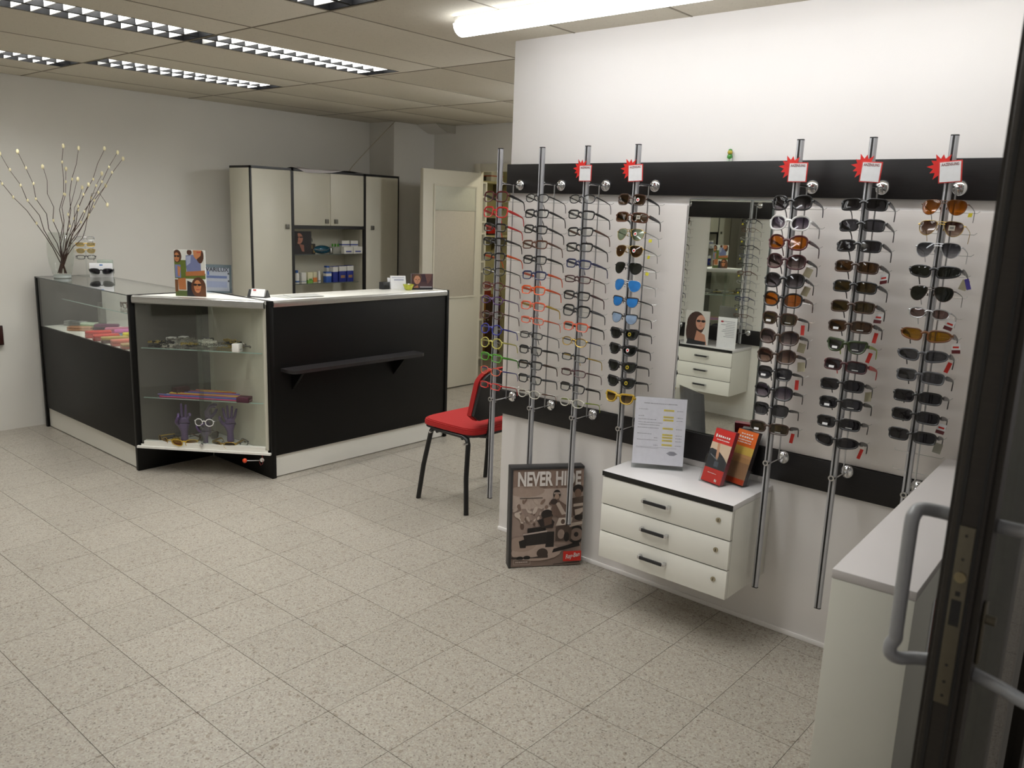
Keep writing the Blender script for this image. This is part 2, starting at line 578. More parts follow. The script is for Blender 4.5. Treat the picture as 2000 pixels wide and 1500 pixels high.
# luminaires -------------------------------------------------------
LOUV = mat('louvre_white', '#f2f2f0', 0.35)
HOUS = mat('luminaire_housing', '#0d0d0e', 0.5, spec=0.1)
DIVM = mat('louvre_dark', '#101011', 0.5, spec=0.1)
TUBE = emit('fluorescent_tube', (1.0, 0.96, 0.90), 14.0)
lum_lab = ['louvred ceiling light above the glass showcase', 'louvred ceiling light beyond the showcase end, before the vase wall',
           'louvred ceiling light above the dark counter front', 'louvred ceiling light in the middle of the room',
           'louvred ceiling light in line with the counter front, toward the opposite wall', 'louvred ceiling light before the wall drawers']
for k, (a, b, c, d) in enumerate(LUM):
    t = thing('ceiling_light', lum_lab[k], 'ceiling light', ((a + b) / 2, (c + d) / 2, CZ), PI / 2 if d - c > b - a else 0, 'louvred fluorescent ceiling lights')
    hx, hy = max(b - a, d - c) / 2, min(b - a, d - c) / 2
    h = MB()
    h.box(-hx, hx, -hy, hy, 0.094, 0.098)
    h.box(-hx, -hx + 0.006, -hy, hy, 0.0, 0.094); h.box(hx - 0.006, hx, -hy, hy, 0.0, 0.094)
    h.box(-hx, hx, -hy, -hy + 0.006, 0.0, 0.094); h.box(-hx, hx, hy - 0.006, hy, 0.0, 0.094)
    obj('housing', h, HOUS, t)
    obj('divider', MB().prism([(-0.012, 0.0), (0.012, 0.0), (0.003, 0.04), (-0.003, 0.04)], -hx + 0.006, hx - 0.006, 'x'), DIVM, t)
    for s_ in (-1, 1):
        obj('tube', MB().cyl((-hx + 0.03, s_ * hy * 0.5, 0.066), (hx - 0.03, s_ * hy * 0.5, 0.066), 0.008, n=10), TUBE, t)
    n = max(6, int(2 * hx / 0.075))
    bl = MB().prism([(-0.0035, 0.0), (0.0035, 0.0), (0.001, 0.040), (-0.001, 0.040)], -hy + 0.006, hy - 0.006, 'y').mesh('louvre_blade')
    bl.materials.append(LOUV)
    for q in range(1, n):
        obj('louvre_blade', bl, None, t, (-hx + 2 * hx * q / n, 0, 0.001))
    L = bpy.data.lights.new('tube_light', 'AREA')
    L.shape = 'RECTANGLE'; L.size = 2 * hx - 0.08; L.size_y = 2 * hy - 0.05
    L.energy = LAMP_W * (2 * hx / 1.17)
    L.color = LAMP_COL
    L.spread = R(150)
    lo = bpy.data.objects.new('tube_light', L); COL.objects.link(lo)
    lo.parent = t; lo.location = (0, 0, 0.088)

# opal batten lights outside the photograph's frame: along the display wall, inside the entrance (added only as unseen fill light), behind the partition
for (x, y0, y1, st, lab) in ((2.62, 0.35, 2.60, BAT_W, 'long opal batten light on the ceiling along the display wall'), (0.75, 0.9, 2.3, BAT_FILL, 'unseen opal batten added as fill light just inside the entrance'), (5.15, 2.3, 3.6, BAT_H, 'long opal batten light behind the display partition')):
    t = thing('batten_light', lab, 'ceiling light', (x, (y0 + y1) / 2, CZ), 0, 'opal batten lights')
    hl = (y1 - y0) / 2
    obj('batten_body', MB().box(-0.035, 0.035, -hl, hl, -0.03, 0.0, bev=0.003), WHITEP, t)
    pr = [(-0.05 , -0.03)] + [(0.05 * math.cos(PI + PI * i / 8), -0.03 + 0.045 * math.sin(PI + PI * i / 8)) for i in range(1, 8)] + [(0.05, -0.03)]
    obj('diffuser', MB().prism(pr, -hl + 0.01, hl - 0.01, 'y'), emit('opal_diffuser_%d' % int(x * 100), (0.95, 0.975, 1.0), st), t)

# display wall boards ----------------------------------------------
structure(obj('trim_1', MB().box(XD - 0.022, XD, 0.31, 2.705, 1.727, 1.861, bev=0.002), WENGE_Y), 'upper dark wood board along the display wall')
structure(obj('trim_2', MB().box(XD - 0.022, XD, 0.31, 2.72, 0.635, 0.755, bev=0.002), WENGE_Y), 'lower dark wood board along the display wall')
for (y0, y1) in ((1.725, 2.70), (0.31, 1.345)):
    q = obj('wall_panel', MB().box(XD - 0.010, XD, y0, y1, 0.757, 1.690, bev=0.0015), PANELW)
    tag(q, 'white backing panel at the wall end of the mirror' if y0 > 1 else 'white backing panel between mirror and entrance', 'wall panel')
t = thing('mirror', 'tall frameless mirror between the two dark boards', 'mirror', (XD, 1.535, 0.757))
obj('silvering', MB().box(-0.0135, -0.0130, -0.178, 0.178, 0.002, 0.956), MIRROR, t)
obj('mirror_edge', MB().box(-0.0130, 0, -0.180, 0.180, 0, 0.958, bev=0.001), mat('mirror_back', '#55605a', 0.4), t)

# the boards, mirror and panels facing them (seen in the mirror)
structure(obj('trim_3', MB().box(XO, XO + 0.022, 1.6, 4.4, 1.66, 1.79, bev=0.002), WENGE_Y), 'upper dark wood board on the opposite wall')
structure(obj('trim_4', MB().box(XO, XO + 0.022, 1.6, 4.4, 0.635, 0.755, bev=0.002), WENGE_Y), 'lower dark wood board on the opposite wall')
t = thing('mirror', 'narrow mirror on the opposite wall, seen reflected above reflected drawers', 'mirror', (XO, 3.21, 0.757))
obj('silvering', MB().box(0.0130, 0.0135, -0.158, 0.158, 0.002, 0.9), MIRROR, t)
obj('mirror_edge', MB().box(0, 0.0130, -0.160, 0.160, 0, 0.902, bev=0.001), MATS['mirror_back'], t)

# storeroom doorway --------------------------------------------------
CREAM = mat('cream_gloss_paint', '#d4cfbf', 0.35, grain=(4, 0.015))
structure(obj('trim_5', MB().box(XF - 0.015, XF, 5.39, 5.46, 0, 2.07, bev=0.002).box(XF - 0.015, XF, 4.50, 4.57, 0, 2.07, bev=0.002).box(XF - 0.015, XF, 4.57, 5.39, 2.0, 2.07, bev=0.002)
          .box(XF, XF + 0.04, 5.394, 5.40, 0, 2.0).box(XF, XF + 0.04, 4.56, 4.566, 0, 2.0), CREAM), 'cream door frame of the storeroom')
dl = structure(obj('door_1', MB().box(5.00, 5.725, 5.36, 5.40, 0.012, 1.985, bev=0.003), CREAM), 'cream painted storeroom door standing open')
obj('door_panel', MB().box(5.135, 5.65, 5.354, 5.36, 0.865, 1.635, bev=0.001), mat('door_panel_beige', '#c0b8a8', 0.6), dl)
obj('frosted_pane', MB().box(5.135, 5.65, 5.353, 5.36, 1.637, 1.845, bev=0.001), mat('frosted_pane', '#c7c6b6', 0.35), dl)
bd = MB()
bd.box(5.12, 5.135, 5.350, 5.36, 0.85, 1.86); bd.box(5.65, 5.665, 5.350, 5.36, 0.85, 1.86)
bd.box(5.135, 5.65, 5.350, 5.36, 1.845, 1.86); bd.box(5.135, 5.65, 5.350, 5.36, 0.85, 0.865)
obj('glazing_bead', bd, CREAM, dl)
# storeroom shell
YEL = mat('storeroom_paint', '#cfc9a0', 0.85, grain=(3, 0.02))
structure(obj('wall_storeroom_end', MB().box(7.4, 7.5, 3.7, 6.7, 0, 2.5), YEL), 'yellowish end wall of the storeroom')
structure(obj('wall_storeroom_side', MB().box(5.79, 7.4, 6.6, 6.7, 0, 2.5), YEL), 'yellowish side wall of the storeroom')
structure(obj('wall_storeroom_near', MB().box(5.79, 7.4, 3.7, 3.8, 0, 2.5), YEL), 'yellowish near wall of the storeroom')
structure(obj('ceiling_storeroom', MB().box(5.79, 7.5, 3.7, 6.7, 2.44, 2.5), YEL), 'storeroom ceiling')
t = thing('ceiling_lamp', 'plain ceiling lamp lighting the storeroom shelves', 'ceiling light', (6.4, 5.0, 2.44))
obj('lamp_base', MB().lathe([(0.15, -0.02), (0.15, 0.0)]), WHITEP, t)
obj('diffuser', MB().lathe([(0.02, -0.075), (0.09, -0.07), (0.13, -0.05), (0.14, -0.02)]), emit('lamp_diffuser', (1.0, 0.93, 0.75), 3.0), t)
L = bpy.data.lights.new('storeroom_light', 'AREA'); L.shape = 'DISK'; L.size = 0.25; L.energy = 7; L.color = (1.0, 0.93, 0.74)
lo = bpy.data.objects.new('storeroom_light', L); COL.objects.link(lo); lo.parent = t; lo.location = (0, 0, -0.085)
# white shelf unit in the storeroom
t = thing('storage_shelf', 'tall white storage shelf inside the storeroom doorway', 'shelf', (5.87, 5.97, 0))
for x in (0.0, 0.585):
    obj('side_panel', MB().box(x, x + 0.018, 0, 0.28, 0, 1.94, bev=0.002), LAMW, t)
obj('back_panel', MB().box(0.018, 0.585, 0.27, 0.28, 0, 1.94), mat('shelf_back', '#9ea097', 0.6), t)
SHZ = [0.10, 0.516, 0.774, 1.025, 1.13, 1.422, 1.542, 1.797, 1.94]
for z in SHZ:
    obj('shelf_board', MB().box(0.018, 0.585, 0.002, 0.27, z - 0.018, z, bev=0.001), LAMW, t)
def carton(name, label, x, y, z, dx, dy, dz, m, band=None, rz=0.0, group=None, cat='box', bandz=(0.55, 0.9), mark=None):
    """a small folded carton: body plus printed band on the faces"""
    t = thing(name, label, cat, (x, y, z), rz, group)
    obj('carton_body', MB().box(-dx / 2, dx / 2, -dy / 2, dy / 2, 0, dz, bev=min(dx, dy, dz) * 0.04), m, t)
    if band:
        e = 0.0006
        obj('printed_band', MB().box(-dx / 2 - e, dx / 2 + e, -dy / 2 - e, dy / 2 + e, dz * bandz[0], dz * bandz[1]), band, t)
    if mark:
        obj('printed_mark', MB().box(-dx * 0.3, dx * 0.3, -dy / 2 - 0.0014, -dy / 2, dz * 0.25, dz * 0.42), mark, t)
    return t
carton('storage_box', 'dark blue box with white label on storeroom shelf', 6.38, 6.06, 1.797, 0.11, 0.12, 0.11, mat('box_navy', '#1c2738', 0.5), PAPER, bandz=(0.3, 0.75))
carton('storage_box', 'small black box with tan base on storeroom shelf', 6.39, 6.04, 1.542, 0.09, 0.07, 0.07, BLK_PL, mat('box_tan', '#a58c4a', 0.6), bandz=(0.0, 0.3))
carton('storage_box', 'bright red box on low storeroom shelf', 6.39, 6.05, 0.516, 0.11, 0.1, 0.085, mat('box_red', '#c01812', 0.5), mat('box_red2', '#8e120f', 0.5))
carton('storage_box', 'grey blue-based file box on the middle storeroom shelf', 6.33, 6.09, 0.774, 0.2, 0.2, 0.20, mat('box_grey', '#8d9494', 0.6), mat('box_blue', '#3f5c73', 0.5), bandz=(0.0, 0.25))
carton('storage_box', 'pale grey carton on upper storeroom shelf', 6.33, 6.09, 1.13, 0.2, 0.2, 0.24, mat('box_pale', '#9da39c', 0.6), PAPER, bandz=(0.7, 0.8))
t = thing('wood_cupboard', 'brown wooden cupboard beside the storeroom shelf', 'cupboard', (6.53, 6.24, 0))
WOOD = mat('brown_wood', '#8a5a1e', 0.5, grain=(9, 0.25, (6, 6, 1)))
obj('carcass', MB().box(0, 0.5, 0, 0.33, 0, 0.72, bev=0.003), WOOD, t)
for x in (0.004, 0.254):
    d = obj('cupboard_door', MB().box(x, x + 0.242, -0.018, -0.001, 0.05, 0.71, bev=0.002), WOOD if x < 0.1 else mat('dark_wood', '#3c2414', 0.5, grain=(9, 0.25, (6, 6, 1))), t)
    obj('knob', MB().sphere((0.225 if x < 0.1 else 0.275, -0.028, 0.45), 0.012), STEEL, d)
carton('storage_box', 'red and white carton on the wooden cupboard', 6.80, 6.36, 0.721, 0.2, 0.2, 0.14, mat('box_rust', '#8c2c1e', 0.5), PAPER, bandz=(0.4, 0.6))
for z, lab in ((1.36, 'pale wall shelf above the wooden cupboard'), (1.95, 'pale wall shelf high in the storeroom')):
    t = thing('wall_shelf', lab, 'shelf', (6.95, 6.599, z))
    obj('shelf_board', MB().box(-0.42, 0.42, -0.24, 0, 0, 0.022, bev=0.002), mat('pale_wood', '#d8d0a8', 0.5), t)
    for q in (-0.33, 0.3):
        obj('bracket', MB().prism([(0, 0), (-0.2, 0), (0, -0.16)], q, q + 0.02, 'x'), STEEL, t)
carton('storage_box', 'black box with orange band on the lower wall shelf', 6.78, 6.46, 1.3825, 0.2, 0.16, 0.19, BLK_PL, mat('box_orange', '#c8481c', 0.5), bandz=(0.1, 0.4))
carton('storage_box', 'black box with red band on the lower wall shelf', 7.05, 6.46, 1.3825, 0.2, 0.16, 0.19, BLK_PL, mat('box_red', '#c01812', 0.5), bandz=(0.1, 0.4))
carton('storage_box', 'flat black box on the high storeroom wall shelf', 6.8, 6.46, 1.9725, 0.2, 0.15, 0.05, BLK_PL)
carton('storage_box', 'white carton on the high storeroom wall shelf', 7.08, 6.46, 1.9725, 0.2, 0.15, 0.11, WHITEP, mat('box_orange', '#c8481c', 0.5), bandz=(0.5, 0.6))

# vent hood under the ceiling and the loose cable
t = thing('vent_hood', 'small off-white vent hood under the ceiling above the storeroom door', 'vent', (XF, 6.0, CZ - 0.06))
obj('hood_body', MB().prism([(0, -0.01), (-0.09, -0.01), (-0.19, 0.03), (-0.24, 0.058), (0, 0.058)], -0.26, 0.015, 'y'), WALL, t)
obj('hood_cheek', MB().prism([(0, -0.012), (-0.10, -0.012), (-0.20, 0.03), (-0.25, 0.058), (0, 0.058)], -0.268, -0.26, 'y'), mat('vent_grey', '#a9a597', 0.7), t)
tag(obj('ceiling_cable', MB().tube([(5.235, 6.0, 2.42), (5.06, 6.0, 2.27), (4.9, 6.0, 2.13), (4.74, 6.0, 1.985), (4.70, 6.0, 1.936)], 0.003, 6), mat('cable_beige', '#a59b80', 0.6)), 'thin beige cable hanging from ceiling to the cabinet top', 'cable')
t = thing('wall_plate', 'dark brown wall plate low beside the showcase', 'wall plate', (1.95, YB, 0.61))
obj('plate', MB().box(-0.035, 0.04, -0.02, 0, 0, 0.135, bev=0.003), mat('dark_plate', '#2c1512', 0.4), t)
obj('rim', MB().box(-0.028, 0.033, -0.024, -0.02, 0.008, 0.127, bev=0.002), mat('dark_plate_rim', '#3a1d18', 0.4), t)

# ================================================================== ENTRANCE DOOR (passive leaf, seen edge-on)
dr = structure(obj('door_2', MB().box(1.42, 1.50, 0.228, 0.276, 0.02, 2.15, bev=0.003).box(2.50, 2.58, 0.228, 0.276, 0.02, 2.15, bev=0.003)
               .box(1.50, 2.50, 0.228, 0.276, 0.02, 0.14, bev=0.003).box(1.50, 2.50, 0.228, 0.276, 2.05, 2.15, bev=0.003)
               .box(1.435, 1.445, 0.276, 0.284, 0.02, 2.15).box(1.43, 1.47, 0.218, 0.228, 0.02, 2.15), DARKALU), 'dark aluminium glazed entrance door leaf seen edge-on')
obj('pane', MB().box(1.50, 2.50, 0.246, 0.256, 0.14, 2.05), glass('door_glass', (0.85, 0.86, 0.84), 1.5), dr)
obj('glazing_bar', MB().box(1.78, 1.83, 0.222, 0.276, 0.14, 2.05, bev=0.003), mat('grey_aluminium', '#6f6e6a', 0.45, 0.6), dr)
obj('edge_groove', MB().box(1.4185, 1.42, 0.262, 0.268, 0.02, 2.15).box(1.4185, 1.42, 0.234, 0.239, 0.02, 2.15), BLACK, dr)
lp = obj('lock_plate', MB().box(1.4165, 1.42, 0.239, 0.262, 0.86, 1.17, bev=0.0008), mat('lock_plate_steel', '#6a6456', 0.45, 0.8), dr)
obj('cylinder_end', MB().cyl((1.413, 0.2505, 1.085), (1.4165, 0.2505, 1.085), 0.009, n=16).cyl((1.4125, 0.2505, 1.083), (1.413, 0.2505, 1.083), 0.006, n=12), mat('brass', '#8f8468', 0.3, 0.9), lp)
obj('bolt_slot', MB().box(1.4160, 1.4166, 0.243, 0.258, 1.0, 1.045).box(1.4160, 1.4166, 0.247, 0.254, 1.052, 1.06), BLACK, lp)
sc = MB()
for z in (0.875, 0.90, 0.93, 1.115, 1.155):
    sc.cyl((1.4158, 0.2505, z), (1.4166, 0.2505, z), 0.0025, n=8)
obj('screw', sc, BLACK, lp)
HAND = mat('satin_grey_handle', '#9b9c9e', 0.42, 0.25)
for sgn, name in ((1, 'pull_handle'), (-1, 'pull_handle')):
    yb = 0.276 if sgn > 0 else 0.228
    sgn = sgn if sgn > 0 else -1.7
    pts = [(1.475, yb, 1.165), (1.468, yb + sgn * 0.03, 1.168), (1.448, yb + sgn * 0.052, 1.172), (1.435, yb + sgn * 0.058, 1.165), (1.43, yb + sgn * 0.06, 1.145), (1.43, yb + sgn * 0.06, 1.05), (1.43, yb + sgn * 0.06, 0.96),
           (1.432, yb + sgn * 0.06, 0.94), (1.43, yb + sgn * 0.066, 0.925), (1.43, yb + sgn * 0.064, 0.91), (1.44, yb + sgn * 0.052, 0.902), (1.46, yb + sgn * 0.03, 0.902), (1.472, yb, 0.905)]
    sm = []
    for i in range(len(pts) - 1):
        p0, p1, p2, p3 = (Vector(pts[max(0, min(len(pts) - 1, i + q))]) for q in (-1, 0, 1, 2))
        for u in (0.0, 0.25, 0.5, 0.75):
            sm.append(0.5 * ((2 * p1) + (p2 - p0) * u + (2 * p0 - 5 * p1 + 4 * p2 - p3) * u * u + (3 * p1 - p0 - 3 * p2 + p3) * u ** 3))
    hd = obj(name, MB().tube(sm + [Vector(pts[-1])], 0.0115, 14), HAND, dr)
    obj('rosette', MB().cyl((1.475, yb, 1.165), (1.475, yb + (0.006 if sgn > 0 else -0.006), 1.165), 0.015, n=18).cyl((1.472, yb, 0.905), (1.472, yb + (0.006 if sgn > 0 else -0.006), 0.905), 0.015, n=18), HAND, hd)
obj('latch_knob', MB().box(1.452, 1.468, 0.212, 0.218, 0.93, 1.04, bev=0.002).cyl((1.46, 0.212, 1.01), (1.46, 0.198, 1.01), 0.008, n=12), MATS['lock_plate_steel'], dr)

# ================================================================== LOW WHITE CABINET BY THE DOOR
t = thing('low_cabinet', 'narrow white low cabinet between entrance door and display wall', 'cabinet', (1.83, 0.49, 0), R(2.6))
obj('carcass', MB().box(0.004, 1.215, -0.088, 0.088, 0.0, 0.842, bev=0.002), LAMW, t)
obj('top_board', MB().box(0.0, 1.218, -0.090, 0.090, 0.842, 0.864, bev=0.002), mat('white_cabinet_top', '#cbc6c4', 0.4, grain=(5, 0.01)), t)
obj('front_panel', MB().box(0.0, 0.006, -0.0885, 0.088, 0.0, 0.8415, bev=0.0015), mat('white_laminate_front', '#dcdbd0', 0.4, grain=(5, 0.01)), t)
q = obj('sticker', MB().box(0.22, 0.30, -0.0895, -0.0885, 0.62, 0.76), PAPER, t)
obj('sticker_stripe', MB().box(0.245, 0.262, -0.0902, -0.0895, 0.62, 0.76), mat('stripe_red', '#b83a2c', 0.5), q)

# ================================================================== COUNTERS
CT = 1.08
# --- left glass showcase: front plane x=2.2, y 4.87..6.33, depth to x=2.64
t = thing('glass_showcase', 'long counter with glass upper case, dark front and white plinth', 'showcase', (2.2, 4.87, 0))
W1 = 0.44
obj('end_panel', MB().box(0, 0.50, 0.0, 0.028, 0, CT, bev=0.002), WENGE, t)
obj('end_panel', MB().box(0, W1, 1.41, 1.438, 0, CT, bev=0.002), WENGE, t)
obj('front_panel', MB().box(0.006, 0.022, 0.028, 1.41, 0.145, 0.735, bev=0.001), WENGE, t)
obj('plinth', MB().box(0.02, 0.036, 0.028, 1.41, 0.006, 0.145), LAMW, t)
obj('case_floor', MB().box(0.022, W1, 0.028, 1.41, 0.715, 0.733), LAMW, t)
obj('back_panel', MB().box(W1 - 0.018, W1, 0.028, 1.41, 0.1, 0.715), LAMW, t)
obj('front_pane', MB().box(0.006, 0.012, 0.028, 1.41, 0.735, 1.074), GLASS, t)
obj('back_pane', MB().box(W1 - 0.010, W1 - 0.004, 0.028, 1.41, 0.735, 1.074), GLASS, t)
obj('top_pane', MB().box(0.0, W1, 0.028, 1.41, 1.074, 1.080), GLASS, t)
ed = MB()
ed.box(-0.0005, 0.0005, 0.028, 1.41, 1.074, 1.080); ed.box(W1 - 0.0005, W1 + 0.0005, 0.028, 1.41, 1.074, 1.080)
obj('pane_edge', ed, mat('pane_edge_dark', '#4c5450', 0.3), t)
sh = obj('glass_shelf', MB().box(0.16, W1 - 0.012, 0.03, 1.405, 0.915, 0.921), GLASS, t)
obj('pane_edge', MB().box(0.1594, 0.1604, 0.03, 1.405, 0.915, 0.921), GLASS_EDGE, sh)
for y in (0.35, 1.05):
    obj('shelf_post', MB().box(0.27, 0.31, y, y + 0.04, 0.733, 0.915), mat('shelf_post_grey', '#6c6c68', 0.4), t)

# --- corner showcase: triangle (2.2,4.87) (2.7,4.19) (2.7,4.87)
DL = math.hypot(0.5, 0.68)
ANG = math.atan2(-0.68, 0.5)          # direction of the front edge
t = thing('corner_showcase', 'triangular glass corner showcase between the two dark counters', 'showcase', (2.2, 4.87, 0))
tri = [(0.03, -0.03), (0.488, -0.655), (0.488, -0.03)]
fxn, fyn = math.cos(ANG), math.sin(ANG)           # along front
nx, ny = math.sin(ANG), -math.cos(ANG)            # outward (towards camera)
def fp(s_, o):                                     # point along front edge (0..DL), o outward
    return (fxn * s_ + nx * o, fyn * s_ + ny * o)
obj('top_board', MB().prism([fp(0.02, -0.012), fp(DL - 0.02, -0.012), (0.488, -0.03), (0.03, -0.03)], CT - 0.022, CT, 'z'), LAMW, t)
prof = [(-0.012, -0.045), (0.006, -0.045), (0.014, -0.038), (0.016, -0.02), (0.012, -0.006), (0.0, 0.0), (-0.012, 0.001)]
def front_bar(mb, s0, s1, prof, z):
    n = len(prof); vs = []
    for s_ in (s0, s1):
        for o, dz in prof:
            x, y = fp(s_, o); vs.append((x, y, z + dz))
    fs = [(i, (i + 1) % n, (i + 1) % n + n, i + n) for i in range(n)] + [tuple(range(n)), tuple(range(2 * n - 1, n - 1, -1))]
    return mb.add(vs, fs)
obj('aluminium_edge', front_bar(MB(), 0.022, DL - 0.026, prof, CT), ALU, t)
obj('floor_board', MB().prism([fp(0.025, -0.002), fp(DL - 0.025, -0.002), (0.486, -0.03), (0.03, -0.03)], 0.150, 0.176, 'z'), LAMW, t)
obj('door_track', front_bar(MB(), 0.045, DL - 0.042, [(-0.03, 0), (0.0, 0), (0.0, 0.030), (-0.03, 0.030)], 0.166), LAMW, t)
obj('track_rail', front_bar(MB(), 0.005, DL - 0.005, [(-0.004, 0), (0.014, 0), (0.014, 0.013), (-0.004, 0.013)], 0.152), WHITEP, t)
obj('sliding_pane', front_bar(MB(), 0.03, 0.50, [(-0.012, 0), (-0.007, 0), (-0.007, 0.86), (-0.012, 0.86)], 0.185), GLASS, t)
obj('sliding_pane', front_bar(MB(), 0.40, DL - 0.036, [(-0.022, 0), (-0.017, 0), (-0.017, 0.86), (-0.022, 0.86)], 0.185), GLASS, t)
lk = MB()
x, y = fp(0.41, 0.004); lk.cyl((x, y, 0.192), (x + nx * 0.012, y + ny * 0.012, 0.192), 0.010, n=14)
obj('door_lock', lk, CHROME, t)
tri_in = [fp(0.045, -0.028), fp(DL - 0.045, -0.028), (0.484, -0.034), (0.034, -0.034)]
for z in (0.762, 0.458):
    s_ = obj('glass_shelf', MB().prism(tri_in, z, z + 0.006, 'z'), GLASS, t)
    obj('pane_edge', front_bar(MB(), 0.045, DL - 0.045, [(-0.0285, 0), (-0.0275, 0), (-0.0275, 0.006), (-0.0285, 0.006)], z), GLASS_EDGE, s_)
INNER_D = mat('inner_grey_laminate', '#57544f', 0.5)
obj('inner_lining', MB().box(0.03, 0.488, -0.012, -0.002, 0.176, CT - 0.022), INNER_D, t)
obj('inner_lining', MB().box(0.489, 0.498, -0.652, -0.014, 0.176, CT - 0.022), LAMB, t)
obj('door_handle_strip', front_bar(MB(), 0.40, 0.43, [(-0.0065, 0), (-0.0055, 0), (-0.0055, 0.85), (-0.0065, 0.85)], 0.19), glass('strip_glass', (0.88, 0.9, 0.88)), t)

# --- right counter: front plane y=4.19, x 2.70..4.175
t = thing('service_counter', 'dark wood service counter with white worktop, front ledge and white plinth', 'counter', (2.70, 4.19, 0))
obj('end_panel', MB().box(0, 0.03, 0, 0.68, 0, CT, bev=0.002), WENGE, t)
obj('end_panel', MB().box(1.45, 1.475, 0, 0.55, 0, CT, bev=0.002), WENGE, t)
obj('front_panel', MB().box(0.03, 1.45, 0.006, 0.024, 0.14, CT - 0.036, bev=0.001), WENGE, t)
obj('plinth', MB().box(0.03, 1.45, 0.018, 0.034, 0.006, 0.14), LAMW, t)
obj('worktop', MB().box(0.03, 1.45, 0.006, 0.31, CT - 0.034, CT, bev=0.003), LAMW, t)
obj('aluminium_edge', MB().prism([(-0.004, -0.036), (0.004, -0.037), (0.006, -0.037), (0.006, 0.001), (0.0, 0.0), (-0.007, -0.008), (-0.008, -0.024)], 0.03, 1.45, 'x'), ALU, t).location = (0, 0, CT)
lg = obj('front_ledge', MB().prism([(0.075, 0.006), (0.075, -0.085), (0.083, -0.105), (0.10, -0.118), (0.12, -0.122), (1.10, -0.122), (1.122, -0.118), (1.137, -0.105), (1.145, -0.085), (1.145, 0.006)], 0.655, 0.675, 'z'), mat('wenge_ledge', '#211e1f', 0.38, grain=(14, 0.2, (1, 14, 14))), t)
for x in (0.15, 0.96):
    obj('ledge_bracket', MB().prism([(0.006, 0.655), (-0.10, 0.655), (-0.10, 0.645), (0.006, 0.53)], x, x + 0.018, 'x'), WENGE, lg)
# key with cord hanging under the corner showcase
t = thing('key_cord', 'orange cord with metal key hanging under corner showcase', 'key', (2.655, 4.225, 0.152))
obj('orange_bobble', MB().sphere((-0.085, 0.055, -0.028), 0.014, 12, 8), mat('orange_plastic', '#d2431a', 0.3), t)
obj('key_shaft', MB().tube([(-0.085, 0.055, -0.028), (-0.04, 0.028, -0.031), (-0.008, 0.004, -0.030)], 0.0025, 8), CHROME, t)
obj('key_head', MB().cyl((-0.004, -0.002, -0.028), (0.001, 0.004, -0.028), 0.013, n=14), CHROME, t)
obj('cord', MB().tube([(-0.002, 0.0, 0.0), (0.003, -0.004, -0.02), (-0.004, -0.008, -0.05), (-0.015, -0.004, -0.058), (-0.02, 0.004, -0.035)], 0.0018, 6), mat('cord_darkred', '#6a1414', 0.7), t)

# ================================================================== TALL CABINETS
def knob(parent, x, y, z):
    obj('knob', MB().box(x - 0.016, x + 0.016, y - 0.014, y, z - 0.018, z + 0.018, bev=0.002), mat('knob_grey', '#6a675e', 0.45, 0.3), parent)
CY0, CY1, CH = 5.88, 6.18, 1.925
def tall(name, label, x0, x1, kx):
    t = thing(name, label, 'cabinet', (x0, CY0, 0))
    w = x1 - x0
    obj('carcass', MB().box(0.0, w, 0.02, CY1 - CY0, 0.0, CH - 0.018, bev=0.001), LAMB, t)
    obj('black_edging', MB().box(0, 0.011, 0, 0.02, 0, CH).box(w - 0.011, w, 0, 0.02, 0, CH).box(0, w, 0, 0.02, CH - 0.018, CH).box(0, w, 0.02, CY1 - CY0, CH - 0.018, CH), BLACK, t)
    d = obj('cabinet_door', MB().box(0.013, w - 0.013, 0.001, 0.0195, 0.08, CH - 0.02, bev=0.001), LAMB, t)
    knob(d, kx - x0, 0.001, 1.46)
    return t
tall('tall_cabinet', 'tall cream cabinet with black edging beside the showcase end', 3.652, 4.034, 3.98)
tall('tall_cabinet', 'tall cream cabinet with black edging beside the wall pier', 4.786, 5.182, 4.868)
t = thing('display_cabinet', 'cream cabinet with two upper doors above open glass shelves', 'cabinet', (4.035, CY0, 0))
w = 0.75
c = MB()
c.box(0, 0.016, 0.02, 0.30, 0, CH - 0.018); c.box(w - 0.016, w, 0.02, 0.30, 0, CH - 0.018); c.box(0.016, w - 0.016, 0.285, 0.30, 0, CH - 0.018)
c.box(0.016, w - 0.016, 0.02, 0.285, 1.45, 1.466); c.box(0.016, w - 0.016, 0.02, 0.285, 0.74, 0.76); c.box(0.016, w - 0.016, 0.02, 0.285, 0.0, 0.02)
obj('carcass', c, LAMB, t)
obj('black_edging', MB().box(0, 0.013, 0, 0.02, 0, CH).box(w - 0.013, w, 0, 0.02, 0, CH).box(0, w, 0, 0.02, CH - 0.018, CH).box(0, w, 0.02, 0.30, CH - 0.018, CH).box(0.013, w - 0.013, 0, 0.02, 1.443, 1.470), BLACK, t)
for (a, b, k) in ((0.014, 0.377, 4.372 - 4.035), (0.381, 0.736, 4.468 - 4.035)):
    d = obj('cabinet_door', MB().box(a, b, 0.001, 0.0195, 1.472, CH - 0.02, bev=0.001), LAMB, t)
    knob(d, k, 0.001, 1.508)
for (a, b) in ((0.014, 0.377), (0.381, 0.736)):
    d = obj('lower_door', MB().box(a, b, 0.001, 0.0195, 0.06, 0.755, bev=0.001), LAMB, t)
    knob(d, (b - 0.04) if a < 0.1 else (a + 0.04), 0.001, 0.70)
for z in (1.225, 0.979):
    s_ = obj('glass_shelf', MB().box(0.016, w - 0.016, 0.03, 0.283, z, z + 0.006), GLASS, t)
    obj('pane_edge', MB().box(0.016, w - 0.05, 0.029, 0.0305, z, z + 0.006), mat('pane_edge_dark', '#4c5450', 0.3), s_)
